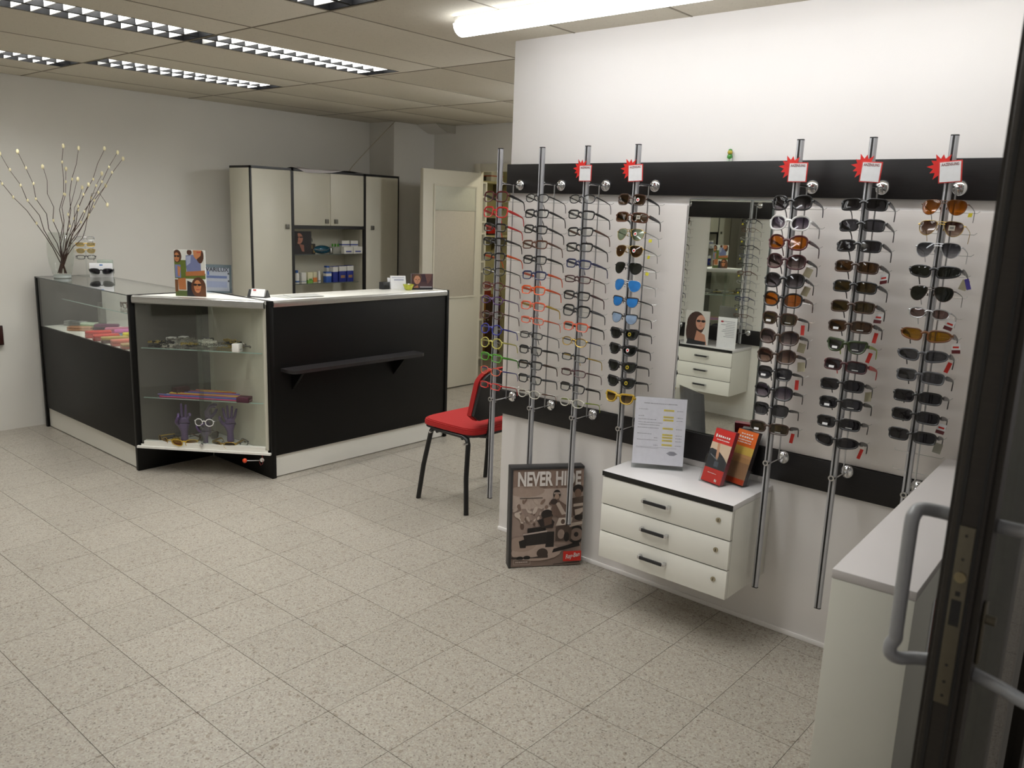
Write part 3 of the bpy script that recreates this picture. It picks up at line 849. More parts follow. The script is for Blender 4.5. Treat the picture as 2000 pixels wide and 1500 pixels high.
# paper sheet on the cabinets
mb = MB()
zt = CH + 0.0012
front = [(4.09, 1.927), (4.16, 1.898), (4.30, 1.902), (4.43, 1.912), (4.55, 1.936), (4.62, 1.938), (4.775, 1.9275)]
vs, fs = [], []
for (x, z) in front:
    yy = 5.872 if z < 1.925 else 5.876
    vs += [(x, yy, z), (x + 0.0, 5.878, max(z, zt + 0.001)), (x + 0.01, 5.98, zt + 0.012 + 0.008 * math.sin(x * 17)), (x + 0.02, 6.15, zt + 0.001)]
for i in range(len(front) - 1):
    for j in range(3):
        a = i * 4 + j
        fs.append((a, a + 4, a + 5, a + 1))
n0 = len(vs)
vs += [(x, y, z + 0.0008) for (x, y, z) in vs]
fs += [tuple(q + n0 for q in f) for f in fs]
mb.add(vs, fs)
tag(obj('paper_sheet', mb, mat('paper_lilac', '#c9c4c6', 0.8)), 'large creased paper sheet draped over the cabinet tops', 'paper')

# products on the cabinet shelves ------------------------------------
SZ1, SZ2 = 1.2312, 0.9852
t = thing('photo_card', 'portrait card of dark-haired woman on upper cabinet shelf', 'photo card', (4.165, 5.945, SZ1), R(78))
obj('card', MB().box(0, 0.004, -0.085, 0.085, 0, 0.19), BLK_PL, t)
picture(t, 0.17, 0.19, [(rect(0, 0, 1, 1), '#1b1210'), (ellipse(0.35, 0.68, 0.2, 0.24), '#a8705a'), *shades(0.36, 0.74, 0.36, 0.06, '#2a0f12'), (rect(0.30, 0.56, 0.42, 0.58), '#7c3434'), (ellipse(0.2, 0.7, 0.1, 0.3), '#1b1210'),
                        ([(0.35, 0.45), (0.6, 0.4), (0.62, 0.1), (0.5, 0.12)], '#8c5a48'), (rect(0, 0, 0.35, 0.35), '#241c1e')])
t = thing('trinket_box', 'black and gold trinket stand with wire loop on cabinet shelf', 'trinket', (4.275, 5.97, SZ1))
obj('box_body', MB().box(-0.03, 0.03, -0.02, 0.02, 0, 0.085, bev=0.003), mat('dark_trinket', '#1c1309', 0.4), t)
obj('gold_patch', MB().box(-0.022, 0.0, -0.0206, -0.02, 0.045, 0.075).box(0.008, 0.024, -0.0206, -0.02, 0.01, 0.04), mat('gold_print', '#86703a', 0.5), t)
obj('wire_loop', MB().tube([(-0.03, 0, 0.085), (-0.03, 0, 0.125), (-0.01, 0, 0.145), (0.01, 0, 0.125), (0.012, 0, 0.1)], 0.0025, 6), BLK_PL, t)
t = thing('pouch', 'shiny teal zip pouch lying on the upper cabinet shelf', 'pouch', (4.375, 5.955, SZ1))
obj('pouch_body', MB().sphere((0, 0, 0.036), 1, 16, 10, sc=(0.09, 0.035, 0.036)), mat('teal_vinyl', '#1f4d60', 0.15, 0.2, grain=(30, 0.4)), t)
obj('zip', MB().tube([(-0.085, -0.02, 0.04), (-0.03, -0.034, 0.028), (0.03, -0.034, 0.034), (0.08, -0.02, 0.055)], 0.002, 6), CHROME, t)
obj('zip_puller', MB().box(0.066, 0.084, -0.034, -0.031, 0.012, 0.05, bev=0.001), CHROME, t)
t = thing('bottle_pack', 'grey pack with bright green caps on upper cabinet shelf', 'bottles', (4.525, 5.965, SZ1))
obj('tray', MB().box(-0.045, 0.045, -0.03, 0.03, 0, 0.055, bev=0.003), mat('pack_grey', '#8a8a80', 0.5), t)
for q in (-0.03, 0.0, 0.03):
    obj('bottle', MB().lathe([(0.011, 0), (0.011, 0.05), (0.006, 0.06)], 12, (q, 0, 0.004)), mat('bottle_clear', '#a8aaa0', 0.3), t)
    obj('cap', MB().lathe([(0.008, 0.058), (0.008, 0.082), (0.004, 0.085)], 12, (q, 0, 0)), mat('cap_green', '#3f8a1e', 0.4), t)
BOXW = mat('carton_white', '#d6d4cc', 0.55); BOXB = mat('carton_blue', '#3c4a8e', 0.5)
k = 0
for (x, y, z, lab) in ((4.612, 5.94, SZ1, 'white lens carton with blue mark, lower front by the green caps'), (4.716, 5.94, SZ1, 'white lens carton with blue mark, lower front by the cabinet side'),
                       (4.612, 5.96, SZ1 + 0.0625, 'white lens carton stacked on top beside the green caps'), (4.708, 5.96, SZ1 + 0.0625, 'white lens carton stacked on top beside the cabinet side')):
    k += 1
    if k > 2:
        carton('lens_carton', lab, x, y, z, 0.082, 0.06, 0.05, BOXW, BOXB, 0, 'white and blue lens cartons', bandz=(0.2, 0.42), mark=None)
    else:
        carton('lens_carton', lab, x, y, z, 0.10, 0.10, 0.062, BOXW, None, 0, 'white and blue lens cartons', mark=BOXB)
def bottle(name, label, x, z, r, h, m, capm, label_m, cap_r=None, y=5.945):
    t = thing(name, label, 'bottle', (x, y, z), 0, 'care bottles and cartons on lower shelf')
    cr = cap_r or r * 0.6
    obj('bottle_body', MB().lathe([(r * 0.9, 0), (r, 0.004), (r, h * 0.68), (r * 0.7, h * 0.76), (cr, h * 0.8)], 16), m, t)
    obj('cap', MB().lathe([(cr * 1.05, h * 0.8), (cr, h * 0.98), (cr * 0.8, h)], 16), capm, t)
    obj('wrapper', MB().lathe([(r * 1.01, h * 0.1), (r * 1.01, h * 0.22)], 16), label_m, t)
bottle('care_bottle', 'white bottle with blue cap and stripe at the shelf end', 4.108, SZ2, 0.021, 0.112, WHITEP, mat('cap_blue', '#3a62a0', 0.4), mat('cap_blue', '#3a62a0', 0.4))
bottle('care_bottle', 'slim white tube bottle between green carton and blue cartons', 4.335, SZ2, 0.012, 0.10, WHITEP, WHITEP, mat('label_grey', '#9a9aa0', 0.5))
CG = 'care bottles and cartons on lower shelf'
carton('care_carton', 'pale carton with grey stripe beside the blue-capped bottle', 4.168, 5.945, SZ2, 0.046, 0.04, 0.092, BOXW, mat('stripe_bluegrey', '#7c8a9c', 0.5), 0, CG, bandz=(0.16, 0.22))
carton('care_carton', 'cream carton with green base on the lower cabinet shelf', 4.232, 5.945, SZ2, 0.05, 0.04, 0.094, mat('carton_cream', '#cfcaa8', 0.55), mat('carton_green', '#6c9a3a', 0.5), 0, CG, bandz=(0.0, 0.3), mark=mat('mark_green', '#4a7a2c', 0.5))
carton('care_carton', 'cream carton with orange corner on the lower cabinet shelf', 4.281, 5.945, SZ2, 0.036, 0.04, 0.094, mat('carton_cream', '#cfcaa8', 0.55), mat('carton_orange', '#c8742c', 0.5), 0, CG, bandz=(0.1, 0.5))
NAVY = mat('carton_navy', '#1a2a80', 0.45); MIDB = mat('carton_midblue', '#2f58a8', 0.45); GOLD = mat('print_gold', '#8c6a4a', 0.5)
carton('care_carton', 'shortest blue carton with white patch on lower shelf', 4.418, 5.94, SZ2, 0.054, 0.045, 0.092, MIDB, BOXW, 0, CG, bandz=(0.6, 0.85))
carton('care_carton', 'slim tall blue carton behind the shortest blue carton', 4.452, 5.992, SZ2, 0.03, 0.04, 0.138, MIDB, BOXW, 0, CG, bandz=(0.5, 0.9))
carton('care_carton', 'blue carton with white top between slim and tall cartons', 4.488, 5.94, SZ2, 0.052, 0.05, 0.138, NAVY, BOXW, 0, CG, bandz=(0.66, 0.97))
carton('care_carton', 'navy carton with white top and gold swoosh, middle of row', 4.567, 5.94, SZ2, 0.078, 0.05, 0.14, NAVY, BOXW, 0, CG, bandz=(0.68, 0.98), mark=GOLD)
carton('care_carton', 'navy carton with white top and gold swoosh, end of row', 4.649, 5.94, SZ2, 0.07, 0.05, 0.142, NAVY, BOXW, 0, CG, bandz=(0.68, 0.98), mark=GOLD)

# ================================================================== THINGS ON THE COUNTERS
TOP = CT + 0.0005
SK, HR, GN, BLU = '#b4764c', '#4a2a1a', '#5c6a26', '#7078a0'
t = thing('photo_card', 'tall standing photo card of women in sunglasses on corner showcase', 'photo card', (2.466, 4.640, TOP), R(42.3))
obj('card', MB().box(0, 0.008, -0.09, 0.09, 0, 0.272, bev=0.001), PAPER, t)
obj('easel_back', MB().prism([(0.008, 0.0), (0.06, 0.0), (0.008, 0.2)], -0.03, 0.03, 'y'), PAPER, t)
picture(t, 0.18, 0.272, [
    (rect(0, 0, 1, 1), '#cfcfc8'), (rect(0.0, 0.38, 0.38, 0.78), GN), (rect(0.3, 0.38, 1, 0.5), GN), (rect(0, 0, 0.42, 0.12), '#4c5a2c'),
    (ellipse(0.1, 0.86, 0.14, 0.14), HR), (ellipse(0.09, 0.84, 0.08, 0.10), SK), *shades(0.085, 0.86, 0.17, 0.045, '#15100f'), (rect(0.05, 0.785, 0.12, 0.797), '#8a4034'), (rect(0.02, 0.4, 0.2, 0.68), BLU), ([(0.1, 0.66), (0.2, 0.62), (0.16, 0.42), (0.1, 0.45)], SK),
    ([(0.38, 0.88), (0.6, 0.9), (0.85, 0.85), (0.86, 0.55), (0.4, 0.52), (0.37, 0.7)], '#6b7296'), ([(0.38, 0.86), (0.55, 0.88), (0.52, 0.72), (0.4, 0.66)], '#9aa0b8'),
    (ellipse(0.84, 0.88, 0.12, 0.16), HR), (ellipse(0.5, 0.95, 0.08, 0.06), HR), ([(0.62, 1), (0.9, 1), (0.86, 0.88), (0.72, 0.8), (0.64, 0.86)], SK), (rect(0.74, 0.945, 0.88, 0.965), '#b03c34'),
    ([(0.36, 0.53), (0.98, 0.57), (0.98, 0.46), (0.36, 0.44)], '#a8683c'), ([(0.1, 0.38), (0.35, 0.4), (0.36, 0.14), (0.12, 0.14)], '#a8683c'), (rect(0.0, 0.1, 0.1, 0.36), '#6a4426'),
    ([(0.4, 0.34), (0.55, 0.3), (0.7, 0.1), (0.9, 0.0), (0.38, 0.0)], '#1a1c26'), (ellipse(0.76, 0.2, 0.24, 0.22), '#54301c'), (ellipse(0.73, 0.22, 0.12, 0.14), SK), *shades(0.72, 0.255, 0.25, 0.05, '#17100f'), (rect(0.715, 0.20, 0.745, 0.225), '#98603c'), (ellipse(0.92, 0.1, 0.1, 0.16), '#5c3820'), (rect(0.68, 0.14, 0.8, 0.16), '#a0483c')], 0.0)
t = thing('lens_display', 'blue-grey lens leaflet holder with brand lettering behind photo card', 'display stand', (2.700, 4.745, TOP), R(43))
obj('back_plate', MB().box(0, 0.006, -0.085, 0.085, 0, 0.175, bev=0.001), glass('pale_blue_acrylic', (0.62, 0.72, 0.80)), t)
obj('leaflet', MB().box(-0.002, 0, -0.072, 0.075, 0.012, 0.155), mat('leaflet_grey', '#8d929c', 0.5), t)
picture(t, 0.147, 0.143, [(rect(0.05, 0.55, 0.9, 0.66), '#4c5a80'), (rect(0.08, 0.68, 0.16, 0.84), '#3a5a9a'), (rect(0.05, 0.15, 0.9, 0.42), '#7c849c'), (rect(0.93, 0.72, 1, 0.8), '#3c4048'), (rect(0.93, 0.4, 1, 0.48), '#3c4048')], -0.002, 0.012)
face_text('VARILUX', 0.034, mat('ink_dark', '#23252e', 0.5), t, (-0.0032, 0.0, 0.143), bold=0.0006)
t = thing('business_card_stand', 'black business card stand with white cards on counter', 'card holder', (2.765, 4.405, TOP), R(28))
obj('stand', MB().prism([(-0.015, 0), (0.04, 0), (0.03, 0.02), (0.012, 0.045), (0.008, 0.045), (-0.01, 0.012)], 0.045, 0.062, 'y').prism([(-0.015, 0), (0.04, 0), (0.03, 0.02), (0.012, 0.045), (0.008, 0.045), (-0.01, 0.012)], -0.062, -0.055, 'y').box(-0.012, 0.04, -0.06, 0.06, 0, 0.004), BLK_PL, t)
obj('card_stack', MB().prism([(-0.008, 0.006), (0.006, 0.006), (0.016, 0.048), (0.010, 0.050)], -0.045, 0.045, 'y'), PAPER, t)
obj('card_print', MB().prism([(0.0035, 0.0388), (0.0030, 0.0388), (0.0055, 0.0465), (0.0060, 0.0465)], 0.012, 0.032, 'y'), mat('print_red', '#c4544e', 0.5), t)
for i, (x, y, rz, dx, dy, lab) in enumerate(((2.98, 4.36, 0.15, 0.21, 0.15, 'loose paper sheets lying flat on the white worktop, lowest one'), (3.04, 4.33, -0.2, 0.21, 0.14, 'loose paper sheet lying across another on the white worktop'))):
    q = obj('paper_sheet', MB().box(-dx / 2, dx / 2, -dy / 2, dy / 2, 0, 0.003), mat('paper_grey', '#b9bab6', 0.35), None, (x, y, TOP + 0.0035 * i), (0, 0, rz))
    tag(q, lab, 'paper', 'papers on the worktop')
t = thing('info_card', 'white printed card with green and yellow corner on the worktop', 'card', (3.887, 4.404, TOP), R(63))
obj('card', MB().prism([(0.0, 0), (0.002, 0), (0.032, 0.092), (0.030, 0.092)], -0.055, 0.055, 'y'), PAPER, t)
obj('easel_back', MB().prism([(0.032, 0.09), (0.034, 0.09), (0.06, 0), (0.058, 0)], -0.05, 0.05, 'y'), PAPER, t)
for pr_, w0, w1 in (([(0.0183, 0.060), (0.0177, 0.060), (0.0205, 0.068), (0.0211, 0.068)], -0.04, 0.03), ([(0.0240, 0.077), (0.0234, 0.077), (0.0246, 0.081), (0.0252, 0.081)], -0.045, 0.045)):
    obj('printed_line', MB().prism(pr_, w0, w1, 'y'), mat('print_greyblue', '#9aa0b4', 0.5), t)
obj('second_card', MB().prism([(0.012, 0), (0.014, 0), (0.034, 0.078), (0.032, 0.078)], 0.04, 0.075, 'y'), PAPER, t)
t = thing('candy_dish', 'yellow green glass dish with orange sweets on the worktop', 'dish', (3.905, 4.325, TOP))
obj('dish', MB().lathe([(0.018, 0), (0.024, 0.004), (0.034, 0.026), (0.040, 0.040), (0.037, 0.040), (0.030, 0.024), (0.02, 0.006), (0.004, 0.005)], 20), mat('dish_yellow', '#b4b83e', 0.25, grain=(60, 0.3)), t)
obj('sweet', MB().sphere((0.004, -0.012, 0.028), 0.012, 10, 6), mat('sweet_orange', '#d0662c', 0.4), t)
obj('sweet', MB().sphere((0.012, 0.010, 0.034), 0.011, 10, 6), WHITEP, t)
obj('sweet', MB().sphere((-0.012, 0.008, 0.032), 0.011, 10, 6), mat('sweet_green', '#8ea23a', 0.4), t)
t = thing('photo_card', 'wide photo card of short-haired person standing on the worktop', 'photo card', (4.01, 4.298, TOP), R(63))
obj('card', MB().box(0, 0.006, -0.079, 0.079, 0, 0.112, bev=0.001), PAPER, t)
picture(t, 0.158, 0.112, [(rect(0, 0, 1, 1), '#4a3438'), (rect(0.45, 0.5, 0.9, 0.95), '#3a2a34'), ([(0.62, 1), (0.95, 1), (0.9, 0.6), (0.75, 0.35)], '#6a4a44'), (ellipse(0.26, 0.75, 0.22, 0.24), '#5a4230'), (ellipse(0.27, 0.62, 0.15, 0.27), '#b98468'),
                          ([(0.12, 0.15), (0.3, 0.3), (0.36, 0.0), (0.05, 0.0)], '#a06a50'), (ellipse(0.22, 0.64, 0.035, 0.02), '#2c1c18'), (ellipse(0.35, 0.64, 0.035, 0.02), '#2c1c18'), ([(0.285, 0.62), (0.31, 0.62), (0.325, 0.5), (0.27, 0.5)], '#a06e56'), (rect(0.235, 0.42, 0.345, 0.445), '#8a4c44'), (rect(0, 0, 1, 0.12), '#15151c'), (rect(0.4, 0.14, 0.95, 0.2), '#a8a4a8')])
t = thing('card_terminal', 'small black terminal standing at the worktop back edge', 'terminal', (3.80, 4.455, TOP))
obj('terminal_body', MB().box(-0.032, 0.032, -0.022, 0.022, 0, 0.05, bev=0.003), BLK_PL, t)
obj('keypad', MB().box(-0.024, 0.024, -0.0235, -0.022, 0.006, 0.028), BLACK, t)

# vase with budding twigs ----------------------------------------------
VX, VY = 2.315, 6.12
t = thing('glass_vase', 'bulbous clear glass vase with thick base holding dry twigs', 'vase', (VX, VY, TOP))
obj('vase_wall', MB().lathe([(0.050, 0.014), (0.060, 0.03), (0.078, 0.10), (0.086, 0.17), (0.083, 0.24), (0.070, 0.31), (0.068, 0.31), (0.081, 0.24), (0.084, 0.17), (0.076, 0.10), (0.058, 0.03), (0.02, 0.028)], 28), glass('vase_glass', (0.95, 0.96, 0.95), 1.35), t)
obj('vase_base', MB().lathe([(0.052, 0), (0.057, 0.004), (0.055, 0.022), (0.050, 0.024)], 28), mat('frosted_base', '#a9b0ac', 0.25), t)
TWG = mat('twig_brown', '#3c2318', 0.8, grain=(120, 0.2)); BUD = mat('bud_cream', '#e6dcb4', 0.6, grain=(90, 0.15))
tips = [(2.323, 5.97, 1.961), (2.42, 5.97, 1.955), (2.585, 5.95, 1.965), (2.66, 5.93, 1.945), (2.703, 5.95, 1.906), (2.60, 6.05, 1.80), (2.579, 5.95, 1.588), (2.20, 6.0, 1.82),
        (1.936, 5.95, 1.882), (1.90, 6.0, 1.78), (2.02, 5.9, 1.90), (2.40, 6.15, 1.82), (2.48, 6.0, 1.72), (2.52, 6.2, 1.70), (2.64, 6.1, 1.72), (2.37, 5.9, 1.75)]
rnd = random.Random(3)
bud_me = MB().sphere((0, 0, 0), 0.0095, 8, 5, sc=(0.75, 0.75, 1.2)).mesh('bud')
bud_me.materials.append(BUD)
for i, (tx, ty, tz) in enumerate(tips):
    n = 9
    bx, by = VX + (tx - VX) * -0.07 + rnd.uniform(-.008, .008), VY + rnd.uniform(-.02, .02)
    pts = []
    for k in range(n):
        s_ = k / (n - 1)
        bow = math.sin(s_ * PI) * 0.02 * rnd.choice((-1, 1)) * 0.6
        wob = rnd.uniform(-0.004, 0.004) if 0 < k < n - 1 else 0
        ex = s_ ** 1.15
        pts.append((bx + (tx - bx) * ex + wob + bow, by + (ty - by) * ex + wob, TOP + 0.032 + (tz - TOP - 0.032) * (s_ ** 0.97)))
    if i in (6,):
        pts[-2] = (2.53, 5.96, 1.67); pts[-3] = (2.49, 5.98, 1.66)
    rs = [0.0034 - 0.0021 * k / (n - 1) for k in range(n)]
    q = tag(obj('twig', MB().tube(pts, rs, 5), TWG), 'slender dry brown twig with cream buds in the glass vase', 'twig', 'budding twigs in the vase')
    for k in range(4, n):
        if k == n - 1 or rnd.random() < 0.55:
            p = pts[k]
            obj('bud', bud_me, None, q, (p[0] + rnd.uniform(-.004, .004), p[1], p[2])).scale = [1.4 if k == n - 1 else 1.0] * 3

# ================================================================== GLASSES
def resample(poly, n):
    pts = [Vector((a, b)) for a, b in poly]
    seg = [(pts[(i + 1) % len(pts)] - pts[i]).length for i in range(len(pts))]
    tot = sum(seg); out = []; i = 0; acc = 0
    for k in range(n):
        d = tot * k / n
        while acc + seg[i] < d:
            acc += seg[i]; i += 1
        out.append(pts[i].lerp(pts[(i + 1) % len(pts)], (d - acc) / seg[i]))
    return out
def outline(style):
    """lens outline (outward coordinate a, height b), metres, about the lens centre"""
    sup = {'rect': (0.0245, 0.0155, 4.0), 'narrow': (0.025, 0.0125, 3.5), 'oval': (0.0245, 0.016, 2.3), 'round': (0.0235, 0.021, 2.1),
           'square': (0.0265, 0.021, 3.4), 'bigrect': (0.031, 0.0185, 4.0), 'wrap': (0.032, 0.0175, 2.8), 'oversize': (0.030, 0.0245, 2.5)}
    n = 28
    if style in sup:
        rx, ry, e = sup[style]
        out = []
        for i in range(n):
            a = 2 * PI * i / n
            c, s_ = math.cos(a), math.sin(a)
            x = rx * math.copysign(abs(c) ** (2 / e), c); y = ry * math.copysign(abs(s_) ** (2 / e), s_)
            if style in ('wrap',):
                y *= 1 - 0.18 * (x / rx)
                y += 0.003 * x / rx
            if style == 'oversize':
                y += 0.0035 * (x / rx) * (1 if y > 0 else 0.2)
            if style in ('rect', 'square', 'oval'):
                x *= 1 + 0.08 * y / ry
            out.append((x, y))
        return out
    ctrl = {'aviator': [(-0.024, 0.014), (-0.014, 0.0205), (0.004, 0.0215), (0.021, 0.0195), (0.029, 0.012), (0.030, 0.0), (0.026, -0.013), (0.016, -0.0225), (0.004, -0.0255), (-0.008, -0.021), (-0.017, -0.010), (-0.023, 0.003)],
            'wayfarer': [(-0.025, 0.013), (-0.01, 0.0175), (0.012, 0.019), (0.029, 0.0195), (0.0295, 0.010), (0.026, -0.008), (0.016, -0.019), (0.0, -0.0215), (-0.014, -0.018), (-0.022, -0.007)],
            'club': [(-0.023, 0.013), (0.0, 0.0175), (0.025, 0.0175), (0.0275, 0.009), (0.025, -0.008), (0.014, -0.0205), (-0.002, -0.0225), (-0.015, -0.016), (-0.022, -0.004)]}[style]
    # closed Catmull-Rom through the control points
    k = len(ctrl); out = []
    for i in range(k):
        p0, p1, p2, p3 = (Vector(ctrl[(i + q) % k]) for q in (-1, 0, 1, 2))
        for s_ in range(4):
            u = s_ / 4
            out.append(tuple(0.5 * ((2 * p1) + (p2 - p0) * u + (2 * p0 - 5 * p1 + 4 * p2 - p3) * u * u + (3 * p1 - p0 - 3 * p2 + p3) * u ** 3)))
    return [tuple(p) for p in resample(out, 28)]

RIM = {'rect': 0.0021, 'narrow': 0.0019, 'oval': 0.0017, 'round': 0.0021, 'square': 0.0022, 'bigrect': 0.0026, 'wrap': 0.0026, 'oversize': 0.0030, 'aviator': 0.0011, 'wayfarer': 0.0036, 'club': 0.0012}
GM = {}
def wrapx(y, style):
    k = 3.2 if style in ('wrap', 'bigrect', 'oversize', 'aviator', 'wayfarer') else 1.9
    return k * y * y                    # faces curve back toward the ears
def glasses_meshes(style):
    if style in GM:
        return GM[style]
    ol = outline(style)
    rx = max(a for a, b in ol); inner = -min(a for a, b in ol)
    cy = inner + 0.0095
    rim = RIM[style] * (1.0 if style in ('aviator', 'club') else 1.25)
    fr_ = MB(); lens = []
    for sg in (1, -1):
        pts = [(wrapx(cy + a, style), sg * (cy + a), b) for a, b in ol]
        fr_.tube(pts, [rim * (1.35 if (b > 0.006 and style in ('club', 'wayfarer', 'square', 'rect')) else 1.0) * (2.0 if (style == 'club' and b > 0.009) else 1) for a, b in ol], 6, closed=True, ry=0.8)
        lm = MB()
        n = len(pts)
        c0 = (wrapx(cy, style) - 0.0022, sg * cy, 0)
        fpts = [(x - 0.0006, y, z) for x, y, z in pts]; bpts = [(x + 0.0008, y, z) for x, y, z in pts]
        lm.add(fpts + [c0] + bpts + [(c0[0] + 0.0015, c0[1], 0)],
               [(i, (i + 1) % n, n) for i in range(n)] + [(n + 1 + i, n + 1 + (i + 1) % n, 2 * n + 1) for i in range(n)] + [(i, (i + 1) % n, n + 1 + (i + 1) % n, n + 1 + i) for i in range(n)])
        lens.append(lm.mesh('lens'))
    zb = 0.006
    yb = cy - inner * 0.97
    if style == 'aviator':
        fr_.tube([(0, -yb - 0.002, 0.010), (-0.001, 0, 0.011), (0, yb + 0.002, 0.010)], 0.0012, 6)
        fr_.tube([(0, -yb - 0.004, 0.017), (-0.001, 0, 0.0185), (0, yb + 0.004, 0.017)], 0.0011, 6)
    else:
        fr_.tube([(0.001, -yb - 0.002, zb - 0.002), (-0.001, -0.004, zb + 0.003), (-0.001, 0.004, zb + 0.003), (0.001, yb + 0.002, zb - 0.002)], max(rim * 1.1, 0.0016), 6, ry=1.3)
    # nose pads
    for sg in (1, -1):
        fr_.sphere((0.006, sg * (yb - 0.001), -0.005), 0.004, 6, 4, sc=(0.5, 0.5, 1.2))
        fr_.tube([(0.001, sg * (yb + 0.002), 0), (0.006, sg * (yb - 0.001), -0.003)], 0.0007, 4)
    yo = cy + rx
    xo = wrapx(yo, style)
    zt = 0.008 if style not in ('aviator',) else 0.010
    for sg in (1, -1):
        fr_.tube([(xo, sg * (yo - 0.002), zt), (xo + 0.001, sg * (yo + 0.004), zt), (xo + 0.005, sg * (yo + 0.005), zt)], max(rim, 0.0015), 6, ry=1.4)
    temples = []
    thick = {'aviator': 0.0013, 'club': 0.0022, 'oval': 0.0018, 'rect': 0.0023, 'narrow': 0.0019}.get(style, 0.0024)
    for sg in (1, -1):
        y = sg * (yo + 0.005)
        pts = [(xo + 0.004, y, zt), (xo + 0.03, y, zt), (xo + 0.065, y - sg * 0.001, zt - 0.0005), (xo + 0.098, y - sg * 0.003, zt - 0.002), (xo + 0.108, y - sg * 0.004, zt - 0.006), (xo + 0.118, y - sg * 0.006, zt - 0.018), (xo + 0.126, y - sg * 0.008, zt - 0.034)]
        tall_ = {'wayfarer': 2.2, 'bigrect': 3.0, 'wrap': 3.4, 'oversize': 2.6, 'square': 2.2, 'rect': 1.9}.get(style, 1.3)
        tm = MB()
        n = 6; vs = []
        prof = [1.0, 1.15, 1.0, 0.85, 0.8, 0.8, 0.7]
        k = len(pts)
        for i, p in enumerate(pts):
            tdir = (Vector(pts[min(i + 1, k - 1)]) - Vector(pts[max(i - 1, 0)])).normalized()
            side = Vector((0, 1, 0)); upv = side.cross(tdir).normalized() * -1
            hgt = thick * (1 + (tall_ - 1) * (1 - i / (k - 1)) ** 0.8) * prof[i]
            for j in range(n):
                a = 2 * PI * j / n + PI / 6
                vs.append(Vector(p) + side * math.cos(a) * thick * 0.75 + upv * math.sin(a) * hgt)
        fs = []
        for i in range(k - 1):
            for j in range(n):
                fs.append((i * n + j, i * n + (j + 1) % n, (i + 1) * n + (j + 1) % n, (i + 1) * n + j))
        fs += [tuple(range(n)), tuple((k - 1) * n + j for j in range(n - 1, -1, -1))]
        tm.add(vs, fs)
        temples.append(tm.mesh('temple'))
    fm = fr_.mesh('frame')
    for me in [fm] + lens + temples:
        me.materials.append(None)
    GM[style] = (fm, lens, temples, cy, yo, xo, zt)
    return GM[style]

COLR = {'black': '#131214', 'dark red': '#4c0f12', 'dark green': '#2c3a16', 'red': '#bf2a28', 'orange': '#d8531c', 'purple': '#45195a', 'maroon': '#3c1217', 'blue': '#2a2c86', 'yellow-green': '#b4ad55', 'green': '#4c9328',
        'brown': '#55301c', 'navy': '#20264e', 'clear': '#b9b5a8', 'gold': '#a98c48', 'lime': '#93a636', 'white': '#d9d8d6', 'yellow': '#b8962a', 'teal': '#3c7c84', 'silver': '#a8a8aa', 'grey': '#4a4a4e', 'tortoise': '#3a2416',
        'coral': '#c8583c', 'amber': '#6a3c10'}
def fmat(c):
    met = c in ('gold', 'silver')
    return mat('frame_' + c.replace(' ', '_').replace('-', '_'), COLR[c], 0.28, 0.9 if met else 0.0, grain=(200, 0.5 if c == 'tortoise' else 0.05))
def sq(h, k=1.0):
    return tuple(min(1, math.sqrt(v)) * k for v in lin(h)[:3])
def lensmat(c):
    tab = {'clear': ('#f4f6f4', None), 'dark': ('#26242a', None), 'smoke': ('#3d3d44', None), 'brown': ('#4d3216', None), 'olive': ('#43361a', None), 'amber': ('#a85e14', None), 'green': ('#222620', None), 'pale green': ('#87977f', None),
           'grey': ('#4a4b50', None), 'yellow': ('#a5760c', None), 'rose': ('#6b5450', None), 'dark grad': ('#1e1c22', '#7f7a80'), 'purple grad': ('#3a3344', '#9a929c'), 'maroon grad': ('#2e2024', '#988a88'), 'brown grad': ('#3b2018', '#a08a7c'),
           'grey grad': ('#2f3038', '#8f9096'), 'gold grad': ('#4a3410', '#a88a4c'), 'blue mirror': ('#2a70c0', None), 'pale blue': ('#9db4d0', None), 'straw': ('#c8b684', None)}
    if c in ('blue mirror', 'pale blue'):
        return mat('lens_' + c.replace(' ', '_'), '#2f7cc8' if c == 'blue mirror' else '#93a9c6', 0.12, 0.35, grain=(40, 0.15))
    a, b = tab[c]
    return glass('lens_' + c.replace(' ', '_'), sq(a), 1.5, 1.0, 0.02, (-0.02, 0.012, sq(b)) if b else None)
TAGC = {'white': PAPER, 'red': mat('tag_red', '#c8281c', 0.5), 'beige': mat('tag_beige', '#a39b80', 0.6), 'yellow': mat('tag_yellow', '#d2c81e', 0.6), 'darkred': mat('tag_darkred', '#5c1218', 0.5), 'grey': mat('tag_grey', '#8a887c', 0.6), 'violet': mat('tag_violet', '#3c2f86', 0.5)}
STICK = {'white': PAPER, 'crest': mat('sticker_yellow', '#b9a21c', 0.5), 'redwhite': PAPER, 'grey': mat('sticker_grey', '#b0aa9c', 0.5)}
rg = random.Random(11)
